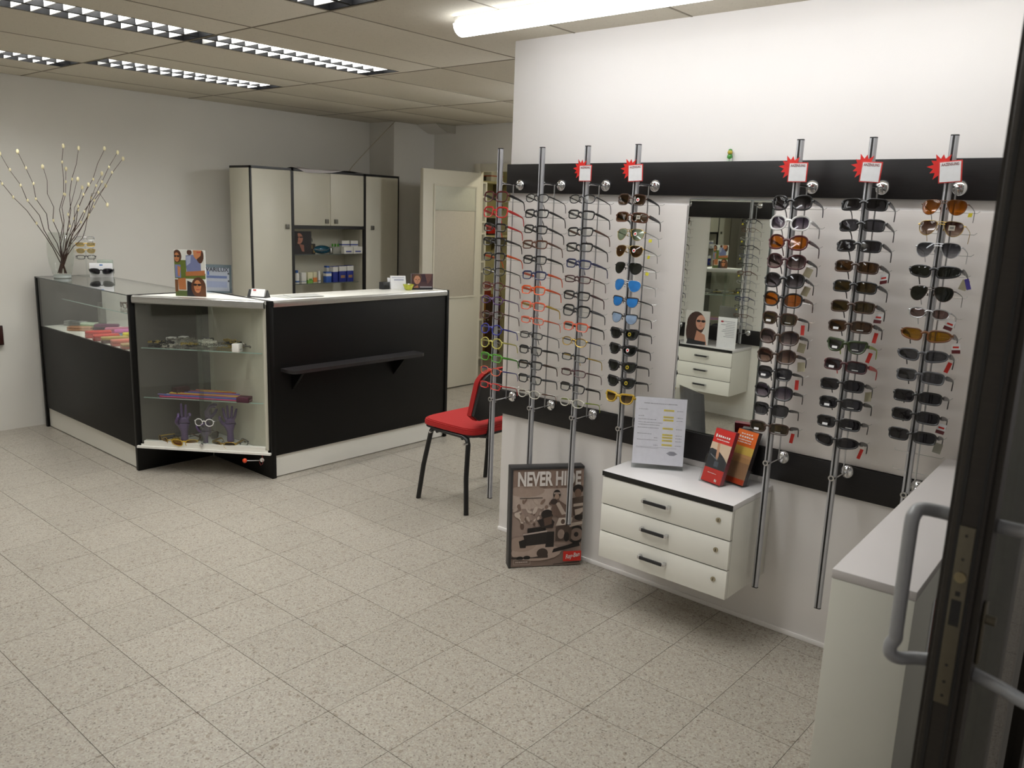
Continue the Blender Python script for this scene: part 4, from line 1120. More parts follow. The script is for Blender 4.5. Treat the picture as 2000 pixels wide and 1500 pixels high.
def glasses(label, style, fc, tc, lc, loc, rot, group, sticker=None, tags=None, cat='glasses', name='eyeglasses', simple=False):
    fm, lens, temples, cy, yo, xo, zt = glasses_meshes(style)
    t = thing(name, label, cat, loc, 0, group, rot)
    obj('frame', fm, fmat(fc), t)
    for me in lens:
        l_ = obj('lens', me, lensmat(lc), t)
    for me in temples:
        obj('temple', me, fmat(tc), t)
    if sticker:
        if sticker == 'label':
            obj('lens_sticker', MB().box(-0.0045, -0.0040, cy - 0.009, cy + 0.009, -0.014, -0.006), PAPER, t).rotation_euler = (0, 0, 0)
            obj('lens_sticker', MB().box(-0.0045, -0.0040, -cy - 0.012, -cy + 0.010, -0.0125, -0.009), mat('sticker_clear', '#9a9a98', 0.4), t)
        else:
            s_ = obj('lens_sticker', MB().cyl((-0.0048, -cy, 0), (-0.0043, -cy, 0), 0.008, n=14) if sticker != 'grey' else MB().box(-0.0048, -0.0043, -cy - 0.009, -cy + 0.009, -0.008, 0.008), STICK[sticker], t)
            if sticker == 'crest':
                obj('sticker_centre', MB().cyl((-0.0053, -cy, 0), (-0.0048, -cy, 0), 0.0045, n=12), mat('sticker_black', '#2a2410', 0.5), s_)
            elif sticker == 'redwhite':
                obj('sticker_centre', MB().box(-0.0053, -0.0048, -cy - 0.004, -cy + 0.004, -0.004, 0.004), TAGC['red'], s_)
            else:
                obj('sticker_centre', MB().box(-0.0053, -0.0048, -cy - 0.006, -cy + 0.006, -0.003, 0.004), mat('sticker_print', '#6a6862', 0.5), s_)
    if tags:
        for k, c in enumerate(tags.split('+')):
            y, x, z = -yo - 0.006 - 0.004 * k, xo + 0.045 + 0.028 * k, zt - 0.004
            big = c in ('beige', 'white', 'grey')
            w_, h_ = (0.026, 0.034) if big else (0.013, 0.036)
            if c == 'yellow':
                w_, h_ = 0.013, 0.013
            q = obj('price_tag', MB().box(-0.0006, 0.0006, -w_ / 2, w_ / 2, -h_ - 0.014, -0.014), TAGC[c], t, (x, y, z), (rg.uniform(-0.35, 0.35), 0.15, rg.uniform(-0.5, 0.5)))
            if c == 'white':
                obj('tag_print', MB().box(-0.0011, -0.0006, -w_ / 2, w_ / 2, -h_ - 0.014, -h_ - 0.002), TAGC['darkred'], q)
                obj('tag_print', MB().box(-0.0011, -0.0006, -0.009, 0.009, -0.030, -0.024), TAGC['red'], q)
            obj('tag_string', MB().cyl((x, y, z), (x, y, z - 0.016), 0.0006, n=4), WHITEP, t)
    return t

# ------------------------------------------------------------------ rails
ORD = ['topmost', 'second', 'third', 'fourth', 'fifth', 'sixth', 'seventh', 'eighth', 'ninth', 'tenth', 'eleventh', 'twelfth', 'thirteenth', 'fourteenth']
prof_pole = []
for i in range(20):
    a = 2 * PI * i / 20
    x, y = 0.0135 * math.cos(a), 0.0125 * math.sin(a)
    prof_pole.append((max(x, -0.0095), y))
pole_me = MB().prism(prof_pole, 0, 1.677, 'z').mesh('pole'); pole_me.materials.append(mat('rail_aluminium', '#b4b4b8', 0.35, 0.45, grain=(30, 0.03)))
slot_me = MB().box(-0.0102, -0.0090, -0.0026, 0.0026, 0, 1.677).mesh('slot'); slot_me.materials.append(BLACK)
lip_me = MB().box(-0.0125, -0.0095, 0.003, 0.0075, 0, 1.677, bev=0.0006).mesh('rail_lip'); lip_me.materials.append(MATS['rail_aluminium'])
cap_me = MB().prism(prof_pole, 0, 0.004, 'z').mesh('end_cap'); cap_me.materials.append(BLK_PL)
arm_me = MB().tube([(0, 0, 0), (0.05, 0, 0), (0.158, 0, 0)], 0.0042, 10).cyl((-0.006, 0, 0), (0.016, 0, 0), 0.0105, n=14).mesh('bracket'); arm_me.materials.append(CHROME)
disc_me = MB().lathe([(0.026, 0), (0.026, 0.004), (0.022, 0.010), (0.014, 0.015), (0.006, 0.017)], 22).mesh('wall_disc'); disc_me.materials.append(CHROME)
rod_me = MB().cyl((0.095, -0.002, 0.49), (0.095, -0.002, 1.525), 0.0028, n=8).mesh('thin_rod'); rod_me.materials.append(CHROME_D)
lock_me = MB().cyl((-0.022, 0, 0), (-0.008, 0, 0), 0.011, n=16).mesh('rail_lock'); lock_me.materials.append(CHROME)
lockc_me = MB().cyl((-0.0225, 0, 0), (-0.0215, 0, 0), 0.006, n=12).mesh('lock_core'); lockc_me.materials.append(BLK_PL)
hold_me = MB().tube([(0.095, 0.0, 0.004), (0.095, 0.074, 0.004), (0.10, 0.080, 0.010)], 0.0012, 5).tube([(0.095, 0.0, 0.004), (0.095, -0.074, 0.004), (0.10, -0.080, 0.010)], 0.0012, 5).mesh('temple_holder'); hold_me.materials.append(mat('clear_wire', '#c4c2be', 0.2, 0.3))
nose_me = MB().tube([(-0.009, 0.002, 0.004), (-0.018, 0.003, 0.006), (-0.022, 0.004, 0.016)], 0.0018, 6).mesh('nose_holder'); nose_me.materials.append(CHROME)
def rail(label, x, y, zs, rz=0.0, gap=0.17, z0=0.24):
    ks = (1.917 - z0) / 1.677
    t = thing('display_rail', label, 'display rail', (x, y, z0), rz, 'chrome glasses rails')
    for nm_, me_ in (('pole', pole_me), ('slot', slot_me), ('rail_lip', lip_me)):
        obj(nm_, me_, None, t).scale = (1, 1, ks)
    obj('end_cap', cap_me, None, t, (0, 0, 1.917 - z0)); obj('end_cap', cap_me, None, t, (0, 0, -0.004))
    for z in (1.765 - z0, 0.733 - z0):
        b = obj('bracket', arm_me, None, t, (0, 0, z))
        obj('wall_disc', disc_me, None, b, (gap - 0.0225, 0, 0), (0, -PI / 2, 0))
    obj('thin_rod', rod_me, None, t, (0, 0, 0.24 - z0))
    l_ = obj('rail_lock', lock_me, None, t, (0, 0, 0.745 - z0)); obj('lock_core', lockc_me, None, l_)
    for z in zs:
        obj('temple_holder', hold_me, None, t, (0, 0, z - z0 - 0.022))
        obj('nose_holder', nose_me, None, t, (0, 0, z - z0))
    return t
PY = {1: 2.617, 2: 2.371, 3: 2.125, 4: 1.876, 5: 1.210, 6: 0.963, 7: 0.718}
RNAME = {1: 'the rail at the wall end', 2: 'the second rail from the wall end', 3: 'the third rail from the wall end', 4: 'the fourth rail from the wall end',
         5: 'the third rail from the entrance', 6: 'the second rail from the entrance', 7: 'the rail nearest the entrance'}
G = {}
G[1] = [('square', 'dark red', 'black'), ('square', 'red', 'red'), ('rect', 'black', 'red'), ('rect', 'black', 'black'), ('rect', 'black', 'orange'), ('oval', 'black', 'black'), ('oval', 'dark red', 'dark red'),
        ('oval', 'purple', 'purple'), ('oval', 'maroon', 'maroon'), ('round', 'blue', 'blue'), ('round', 'yellow-green', 'yellow-green'), ('rect', 'green', 'green'), ('oval', 'coral', 'blue'), ('narrow', 'red', 'red')]
G[2] = [('oval', 'black', 'black'), ('rect', 'black', 'black'), ('rect', 'black', 'black'), ('rect', 'brown', 'brown'), ('rect', 'black', 'black'), ('rect', 'navy', 'orange'), ('rect', 'orange', 'orange'),
        ('rect', 'coral', 'yellow'), ('narrow', 'coral', 'orange'), ('narrow', 'black', 'grey'), ('rect', 'black', 'black'), ('rect', 'black', 'tortoise'), ('rect', 'black', 'grey'), ('oval', 'clear', 'brown')]
G[3] = [('oval', 'black', 'black'), ('rect', 'black', 'black'), ('rect', 'black', 'brown'), ('rect', 'black', 'black'), ('rect', 'navy', 'navy'), ('narrow', 'maroon', 'maroon'), ('rect', 'black', 'maroon'),
        ('square', 'black', 'grey'), ('rect', 'coral', 'black'), ('oval', 'gold', 'navy'), ('narrow', 'black', 'yellow'), ('narrow', 'maroon', 'maroon'), ('rect', 'black', 'black'), ('oval', 'clear', 'lime')]
# sunglasses: style, frame, temple, lens, sticker, tags
G[4] = [('square', 'tortoise', 'black', 'brown', 'redwhite'), ('bigrect', 'brown', 'black', 'brown', 'grey'), ('aviator', 'gold', 'silver', 'pale green', 'redwhite', 'yellow'), ('aviator', 'gold', 'black', 'brown', 'redwhite', 'yellow'), ('aviator', 'black', 'black', 'green', None, 'yellow'),
        ('aviator', 'silver', 'silver', 'blue mirror'), ('club', 'tortoise', 'black', 'blue mirror'), ('club', 'black', 'black', 'pale blue'), ('wayfarer', 'black', 'black', 'green', 'crest'), ('wayfarer', 'black', 'black', 'green', 'redwhite'),
        ('wayfarer', 'black', 'black', 'green', 'crest'), ('wayfarer', 'black', 'black', 'green', 'crest'), ('wayfarer', 'yellow', 'yellow', 'gold grad')]
G[5] = [('oversize', 'black', 'grey', 'dark grad'), ('oversize', 'white', 'silver', 'purple grad'), ('oversize', 'dark red', 'maroon', 'amber'), ('oversize', 'maroon', 'black', 'maroon grad', None, 'beige'), ('oversize', 'black', 'black', 'dark grad', None, 'beige'),
        ('oversize', 'black', 'brown', 'amber'), ('square', 'tortoise', 'black', 'olive', 'label', 'red'), ('oversize', 'tortoise', 'black', 'maroon grad', None, 'beige'), ('oversize', 'tortoise', 'black', 'brown grad', None, 'beige'),
        ('square', 'black', 'black', 'smoke', 'label', 'red'), ('oversize', 'black', 'black', 'purple grad'), ('square', 'black', 'black', 'smoke'), ('bigrect', 'tortoise', 'black', 'olive', 'label', 'red')]
G[6] = [('bigrect', 'black', 'grey', 'dark'), ('bigrect', 'black', 'black', 'smoke'), ('bigrect', 'black', 'black', 'dark'), ('bigrect', 'tortoise', 'black', 'brown', None, 'white'), ('bigrect', 'black', 'black', 'olive'),
        ('bigrect', 'tortoise', 'black', 'olive', None, 'white'), ('bigrect', 'tortoise', 'black', 'brown', 'label', 'red'), ('wayfarer', 'dark green', 'lime', 'grey', 'label', 'red'), ('bigrect', 'maroon', 'red', 'smoke', 'label'),
        ('bigrect', 'black', 'black', 'dark', None, 'beige'), ('bigrect', 'black', 'black', 'smoke', 'label'), ('bigrect', 'black', 'black', 'dark', 'label'), ('wrap', 'black', 'black', 'dark', None, 'red')]
G[7] = [('aviator', 'amber', 'black', 'amber', None, 'yellow'), ('aviator', 'gold', 'gold', 'brown grad', 'grey'), ('aviator', 'silver', 'silver', 'grey grad'), ('wrap', 'black', 'black', 'green', None, 'violet+beige'), ('aviator', 'tortoise', 'black', 'green'),
        ('oval', 'silver', 'silver', 'rose', None, 'white'), ('wrap', 'amber', 'black', 'yellow', None, 'white'), ('wrap', 'grey', 'black', 'grey', None, 'red'), ('bigrect', 'grey', 'black', 'grey'), ('bigrect', 'black', 'black', 'dark'),
        ('bigrect', 'black', 'black', 'dark', None, 'white'), ('bigrect', 'black', 'black', 'dark', None, 'grey')]
SHAPE = {'rect': 'rectangular', 'narrow': 'narrow', 'oval': 'oval', 'round': 'round', 'square': 'square', 'bigrect': 'rectangular', 'wrap': 'wraparound', 'oversize': 'oversized', 'aviator': 'aviator', 'wayfarer': 'thick-rimmed', 'club': 'browline'}
PX_ = 2.92
for k in range(1, 8):
    n = len(G[k])
    zs = [1.7025 - 0.0682 * i for i in range(n + (2 if k == 7 else 0))]
    rail('chrome glasses rail, ' + {1: 'first from the free end of the display wall', 2: 'second from the free end of the display wall', 3: 'third from the free end of the display wall', 4: 'on the mirror side nearer the framed poster',
                                    5: 'on the mirror side nearer the entrance door', 6: 'second from the entrance door', 7: 'nearest the entrance door'}[k], PX_, PY[k], zs)
    for i, g in enumerate(G[k]):
        st, fc, tc = g[:3]
        lc = g[3] if len(g) > 3 else 'clear'
        stk = g[4] if len(g) > 4 else None
        tg = g[5] if len(g) > 5 else None
        sun = k >= 4
        kind = 'sunglasses' if sun else 'eyeglasses'
        label = '%s %s %s, %s down %s' % (fc, SHAPE[st], kind, ORD[i], RNAME[k])
        if not sun and tc != fc:
            label = '%s %s with %s temples, %s down %s' % (fc, kind, tc, ORD[i], RNAME[k])
        x = PX_ - 0.030
        tilt = R(13 if not sun else 11) + rg.uniform(-0.03, 0.03)
        gl_ = glasses(label, st, fc, tc, lc, (x, PY[k] + rg.uniform(-0.002, 0.002), zs[i] + rg.uniform(-0.002, 0.002)), (rg.uniform(-0.03, 0.03), tilt, rg.uniform(-0.05, 0.05)),
                'glasses on the display rails', stk, tg, 'glasses', 'sunglasses' if sun else 'eyeglasses')
        if not sun:
            gl_.scale = (1.1, 1.1, 1.1)
# burst price cards on the rails
BUR = mat('burst_red', '#d8231c', 0.5)
star = []
for i in range(24):
    a = 2 * PI * i / 24 + 0.1
    r_ = (0.052 if (i // 2) % 2 == 0 else 0.045) if i % 2 == 0 else 0.030
    star.append((r_ * math.cos(a), r_ * math.sin(a)))
LABP = {3: 'third from the wall end', 4: 'on the mirror side near the poster', 5: 'on the mirror side near the entrance', 6: 'second from the entrance', 7: 'nearest the entrance'}
for k in (3, 4, 5, 6, 7):
    t = thing('price_card', 'white price card on red starburst, on the rail ' + LABP[k], 'price card', (PX_ - 0.016, PY[k] - 0.006, 1.774), R(rg.uniform(-3, 9)), 'starburst price cards', None)
    t.rotation_euler.x = R({3: 0, 4: -3, 5: 0, 6: 3, 7: -5}[k])
    obj('starburst', MB().prism([(0.022 + 0.86 * a, 0.050 + 0.86 * b) for a, b in star], -0.004, -0.0025, 'x'), BUR, t)
    c = obj('card', MB().box(-0.006, -0.0045, -0.036, 0.031, 0, 0.067, bev=0.0005), mat('card_border_red', '#c8322c', 0.5), t)
    obj('card_face', MB().box(-0.0066, -0.006, -0.032, 0.0275, 0.003, 0.0635), PAPER, c)
    face_text('AAZENSUNG', 0.0125, mat('ink_redbrown', '#7a3634', 0.5), c, (-0.0069, -0.002, 0.056), bold=0.0002, depth=0.0002, sx=0.68)

# opposite wall rails (seen in the mirror)
OPP = {'opposite rail nearer the counter': 3.575, 'opposite rail nearer the entrance': 2.94}
for nm, y in OPP.items():
    zs = [1.64 - 0.0682 * i for i in range(13)]
    rail('chrome glasses rail reflected in the mirror, ' + nm, XO + 0.17, y, zs, PI, z0=0.66 if y < 3 else 0.24)
    for i, z in enumerate(zs):
        st = ['rect', 'oval', 'narrow'][i % 3]
        fc = ['black', 'brown', 'silver', 'black', 'navy'][i % 5]
        glasses('thin %s eyeglasses reflected in the mirror, %s down the %s' % (fc, ORD[i], nm), st, fc, fc, 'clear', (XO + 0.17 + 0.03, y, z), (0, R(13), PI), 'glasses on the opposite rails', None, 'yellow' if (y < 3 and i % 2 == 0) else None)

# ================================================================== WALL DRAWERS
def drawers(label, loc, rz):
    t = thing('drawer_unit', label, 'drawers', loc, rz, 'wall-hung drawer units')
    D, Wd = 0.345, 0.29
    obj('carcass', MB().box(-D + 0.02, 0, -Wd, Wd, 0, 0.355, bev=0.001), LAMW, t)
    obj('shadow_gap', MB().box(-D + 0.006, -D + 0.02, -Wd + 0.004, Wd - 0.004, 0.004, 0.353), BLACK, t)
    obj('top_board', MB().box(-D - 0.002, 0, -Wd - 0.002, Wd + 0.002, 0.357, 0.379, bev=0.0012), mat('white_gloss_top', '#dfdcdc', 0.16, grain=(5, 0.01)), t)
    obj('black_edging', MB().box(-D - 0.0035, -D - 0.002, -Wd - 0.002, Wd + 0.002, 0.358, 0.378), BLACK, t)
    for i in range(3):
        z0 = 0.002 + i * 0.1185
        d = obj('drawer', MB().box(-D, -D + 0.018, -Wd, Wd, z0, z0 + 0.1140, bev=0.0015), LAMW, t)
        h = MB()
        zc = z0 + 0.064
        h.box(-D - 0.024, -D - 0.016, -0.052, 0.052, zc - 0.007, zc + 0.007, bev=0.0025)
        hb = obj('handle', h, BLK_PL, d, (0, 0.028, 0))
        for yy in (0.050, -0.062):
            obj('handle_post', MB().box(-D - 0.022, -D, yy, yy + 0.012, zc - 0.007, zc + 0.007, bev=0.002), CHROME, hb)
        l_ = obj('drawer_lock', MB().cyl((-D - 0.005, -0.238, zc + 0.006), (-D, -0.238, zc + 0.006), 0.0095, n=18), mat('nickel', '#b5ad98', 0.25, 1.0), d)
        obj('keyhole', MB().box(-D - 0.0056, -D - 0.005, -0.2392, -0.2368, zc, zc + 0.011), BLACK, l_)
    return t
drawers('white wall-hung drawer unit below the tall mirror', (XD - 0.003, 1.54, 0.226), 0)
drawers('white drawer unit on the opposite wall, seen only in the mirror', (XO + 0.003, 3.2, 0.242), PI)
DT = 0.226 + 0.379 + 0.0003
# price list sign
t = thing('price_list_stand', 'clear acrylic stand with printed price list and yellow highlights', 'sign', (2.917, 1.682, DT), R(31.5))
obj('acrylic_sheet', MB().prism([(0.0, 0.0), (0.003, 0.0), (0.043, 0.300), (0.040, 0.300)], -0.107, 0.107, 'y'), ACRYL, t)
obj('foot', MB().box(0.0, 0.07, -0.107, 0.107, 0.0, 0.003), ACRYL, t)
sl = 0.04 / 0.30
pg = obj('printed_sheet', MB().prism([(-0.0009 + sl * 0.02, 0.02), (-0.0003 + sl * 0.02, 0.02), (-0.0003 + sl * 0.298, 0.298), (-0.0009 + sl * 0.298, 0.298)], -0.105, 0.105, 'y'), mat('paper_cool', '#c4c4cc', 0.6), t)
mbp = MB()
def onsheet(mb, a0, a1, b0, b1, mi, lift):
    """a = 0..1 across (left to right), b = 0..1 up the sheet"""
    pts = []
    for a, b in ((a0, b0), (a1, b0), (a1, b1), (a0, b1)):
        z = 0.02 + 0.278 * b
        pts.append((-0.0009 - lift + sl * z, 0.105 - 0.21 * a, z))
    mb.add(pts, [(0, 1, 2, 3)], mi)
rp_ = random.Random(5)
def words(a0, a1, b, h):
    a = a0
    while a < a1:
        w_ = rp_.uniform(0.012, 0.035)
        onsheet(mbp, a, min(a + w_, a1), b, b + h * rp_.uniform(0.7, 1), 0, 0.0003)
        a += w_ + 0.008
words(0.17, 0.82, 0.905, 0.014)
for a0, a1, b in ((0.07, 0.25, 0.815), (0.07, 0.18, 0.715), (0.07, 0.42, 0.665), (0.08, 0.55, 0.62), (0.08, 0.5, 0.585), (0.07, 0.48, 0.54), (0.07, 0.35, 0.45), (0.4, 0.48, 0.395), (0.07, 0.47, 0.36), (0.4, 0.48, 0.285), (0.06, 0.85, 0.255), (0.06, 0.5, 0.24)):
    words(a0, a1, b, 0.011 if b > 0.26 else 0.006)
for b in (0.81, 0.71, 0.665, 0.54, 0.445, 0.405, 0.36, 0.295):
    onsheet(mbp, 0.56, 0.76, b - 0.006, b + 0.022, 1, 0.0002)
    words(0.59, 0.74, b + 0.002, 0.011); words(0.82, 0.94, b, 0.011)
for i in range(7):
    onsheet(mbp, 0.66 + 0.02 * abs(i - 3), 0.88 - 0.02 * abs(i - 3), 0.15 + i * 0.009, 0.157 + i * 0.009, 2, 0.0003)
obj('printed_lines', mbp.mesh('printed_lines', fix=False), [mat('ink_grey', '#85858c', 0.6), mat('highlighter', '#c9b63a', 0.6), mat('stamp_grey', '#7c7c86', 0.6)], pg)['kind'] = 'stuff'
# leaflet holders
def leaflet_holder(label, loc, rz, shapes, backcol):
    t = thing('leaflet_holder', label, 'leaflet holder', loc, rz, 'leaflet holders on the drawers')
    s_ = 0.34
    def P(o, z):
        return (o + s_ * z, z)
    obj('holder', MB().prism([P(-0.034, 0.0), P(-0.031, 0.0), P(-0.031, 0.11), P(-0.034, 0.11)], -0.053, 0.053, 'y').prism([P(0.005, 0.0), P(0.008, 0.0), P(0.008, 0.20), P(0.005, 0.20)], -0.053, 0.053, 'y')
        .prism([P(-0.034, 0.0), P(0.008, 0.0), P(0.008, 0.003), P(-0.034, 0.003)], -0.053, 0.053, 'y').prism([P(-0.034, 0.003), P(0.005, 0.003), P(0.005, 0.115), P(-0.034, 0.115)], 0.051, 0.053, 'y')
        .prism([P(-0.034, 0.003), P(0.005, 0.003), P(0.005, 0.115), P(-0.034, 0.115)], -0.053, -0.051, 'y').box(0.005, 0.024, -0.03, 0.03, 0, 0.002), ACRYL, t)
    bk = obj('leaflet_stack', MB().prism([P(-0.026, 0.005), P(-0.004, 0.005), P(-0.004, 0.208), P(-0.026, 0.212)], -0.0495, 0.0495, 'y'), mat(backcol[0], backcol[1], 0.5), t)
    mb = MB(); mats = []; idx = {}
    for k, (poly, col) in enumerate(shapes):
        if col not in idx:
            idx[col] = len(mats); mats.append(mat('print_' + col.strip('#'), col, 0.45))
        pts = []
        for a, b in poly:
            z = 0.006 + 0.205 * b
            pts.append((-0.0262 - 0.0001 * (k + 1) + s_ * z, 0.0495 - 0.099 * a, z))
        mb.add(pts, [tuple(range(len(pts)))], idx[col])
    obj('printed_cover', mb.mesh('printed_cover', fix=False), mats, bk)
    return t
WH = '#e0dcd8'
def dashes(a0, a1, b, h, n):
    r_ = random.Random(int(b * 1000)); out = []
    w_ = (a1 - a0) / n
    for i in range(n):
        out.append((rect(a0 + w_ * i, b, a0 + w_ * (i + r_.uniform(0.55, 0.85)), b + h * r_.uniform(0.7, 1)), WH))
    return out
leaflet_holder('clear holder with red leaflets showing a hand on a keyboard', (2.935, 1.428, DT), R(-14),
               [(rect(0, 0, 1, 1), '#c4271f'), (rect(0, 0.26, 1, 0.74), '#c9b299'), ([(0, 0.26), (1, 0.26), (1, 0.42), (0.8, 0.5), (0.45, 0.6), (0.1, 0.62), (0, 0.6)], '#2c2e33'), ([(0.30, 0.74), (0.42, 0.74), (0.52, 0.5), (0.5, 0.42), (0.40, 0.46)], '#b98a6c'),
                (rect(0.4, 0.3, 0.62, 0.4), '#4c515c'), ([(0.1, 0.5), (0.5, 0.42), (0.5, 0.44), (0.1, 0.52)], '#70747a'), (rect(0.1, 0.84, 0.17, 0.9), WH)] + dashes(0.22, 0.85, 0.85, 0.045, 6) + dashes(0.2, 0.85, 0.795, 0.022, 10) + dashes(0.25, 0.7, 0.17, 0.015, 10) + dashes(0.68, 0.82, 0.04, 0.05, 2), ('leaflet_red_edge', '#8a2a3c'))
leaflet_holder('clear holder with orange leaflets behind the red ones', (3.000, 1.362, DT), R(-14),
               [(rect(0, 0, 1, 1), '#b98a5c'), (rect(0, 0.7, 1, 1), '#d8641f'), (rect(0.1, 0.55, 1, 0.7), '#c8a850'), (rect(0, 0.1, 1, 0.4), '#a07858'), (rect(0, 0, 1, 0.1), '#b8401c')] + dashes(0.2, 0.8, 0.92, 0.025, 5) + dashes(0.15, 0.85, 0.86, 0.035, 6) + dashes(0.15, 0.8, 0.81, 0.02, 8) + dashes(0.15, 0.8, 0.765, 0.02, 8), ('leaflet_dark_edge', '#3c3236'))
# opposite drawers: portrait card and text card
OT = 0.242 + 0.379 + 0.0003
t = thing('photo_card', 'portrait card of dark-haired woman in glasses, reflected in mirror', 'photo card', (0.0, 3.27, OT), PI - 0.25)
obj('card', MB().box(0, 0.005, -0.10, 0.10, 0, 0.28, bev=0.001), PAPER, t)
picture(t, 0.2, 0.28, [(rect(0, 0, 1, 1), '#c9c6c2'), (ellipse(0.55, 0.62, 0.38, 0.36), '#3a2018'), (ellipse(0.7, 0.4, 0.25, 0.4), '#3a2018'), (ellipse(0.36, 0.66, 0.2, 0.22), '#c08a74'), ([(0.05, 0.0), (0.15, 0.3), (0.5, 0.42), (0.6, 0.0)], '#b47e66'), *shades(0.35, 0.70, 0.36, 0.075, '#1a1214'), (rect(0.30, 0.55, 0.42, 0.565), '#9a4a48'), (ellipse(0.345, 0.62, 0.02, 0.03), '#a87260'),
                       ([(0.1, 0.0), (0.9, 0.0), (0.85, 0.18), (0.5, 0.12), (0.1, 0.1)], '#15151a')])
t = thing('text_card', 'white printed text card reflected beside the portrait card', 'sign', (-0.02, 3.01, OT), PI - 0.1)
obj('card', MB().box(0, 0.004, -0.08, 0.08, 0, 0.25, bev=0.001), PAPER, t)
picture(t, 0.16, 0.25, [(rect(0.1, 0.86 - 0.055 * i, 0.1 + random.Random(i).uniform(0.4, 0.75), 0.875 - 0.055 * i), '#8c8c94') for i in range(10)] + [(ellipse(0.78, 0.86, 0.08, 0.03), '#a03038')])

# figurine on the upper board
t = thing('toy_figurine', 'tiny green and yellow toy figurine on the upper dark board', 'figurine', (XD - 0.011, 1.555, 1.8612), R(20))
obj('toy_body', MB().lathe([(0.009, 0.010), (0.0105, 0.016), (0.009, 0.024), (0.005, 0.028)], 14), mat('toy_green', '#3f8a34', 0.4), t)
obj('toy_leg', MB().lathe([(0.005, 0), (0.005, 0.012)], 10, (-0.002, 0.005, 0)), mat('toy_white', '#cfdccc', 0.4), t)
obj('toy_leg', MB().lathe([(0.005, 0), (0.005, 0.012)], 10, (-0.002, -0.005, 0)), mat('toy_white', '#cfdccc', 0.4), t)
obj('toy_head', MB().sphere((-0.001, 0, 0.034), 0.010, 12, 8, sc=(1, 1, 0.9)), mat('toy_yellow', '#b7a63a', 0.4), t)
obj('toy_hat', MB().lathe([(0.008, 0.040), (0.006, 0.046), (0.001, 0.048)], 12, (0.001, 0, 0)), mat('toy_green', '#3f8a34', 0.4), t)

# ================================================================== FRAMED POSTER
t = thing('framed_poster', 'framed sepia motorcycle poster reading NEVER HIDE, leaning on wall', 'poster', (2.8965, 2.2335, 0), R(52.2))
t.rotation_euler.y = R(2.5)
PW, PH = 0.352, 0.488
obj('frame_box', MB().box(0.0, 0.055, -PW / 2, PW / 2, 0.003, PH, bev=0.002), mat('poster_frame', '#2e2d2e', 0.45), t)
DK, MD, LT, SP = '#1c1715', '#6e5a50', '#b3a196', '#938076'
fr2 = MB()
fr2.box(-0.006, 0, -PW / 2, PW / 2, PH - 0.012, PH, bev=0.001); fr2.box(-0.006, 0, PW / 2 - 0.012, PW / 2, 0.003, PH - 0.012, bev=0.001)
obj('frame_lip', fr2, MATS['poster_frame'], t)
wheel = lambda cx, cy, r_: [(ellipse(cx, cy, r_, r_ * 0.72), DK), (ellipse(cx, cy, r_ * 0.72, r_ * 0.72 * 0.72), '#7c6a60'), (ellipse(cx, cy, r_ * 0.25, r_ * 0.2), DK)]
pic = [(rect(0, 0, 1, 1), SP), (rect(0, 0.60, 1, 0.80), LT), (rect(0, 0.80, 1, 1), '#8c766a'), (rect(0, 0, 1, 0.14), '#7c6a60'), (ellipse(0.2, 0.78, 0.25, 0.06), '#a08c80')]
rr = random.Random(8)
for i in range(46):
    pic.append((ellipse(rr.uniform(0.02, 0.6), rr.uniform(0.42, 0.68), rr.uniform(0.01, 0.05), rr.uniform(0.008, 0.03), 9, rr.uniform(0, 3)), rr.choice(['#c2b2a6', '#7e685c', '#9c887c', '#5e4a40', '#b8a69a'])))
pic += [(rect(0.1, 0.706, 0.42, 0.714), '#2c2220')]
pic += [(ellipse(0.35, 0.15, 0.36, 0.09), '#a89488'), (ellipse(0.15, 0.24, 0.2, 0.08), '#9a867a')]
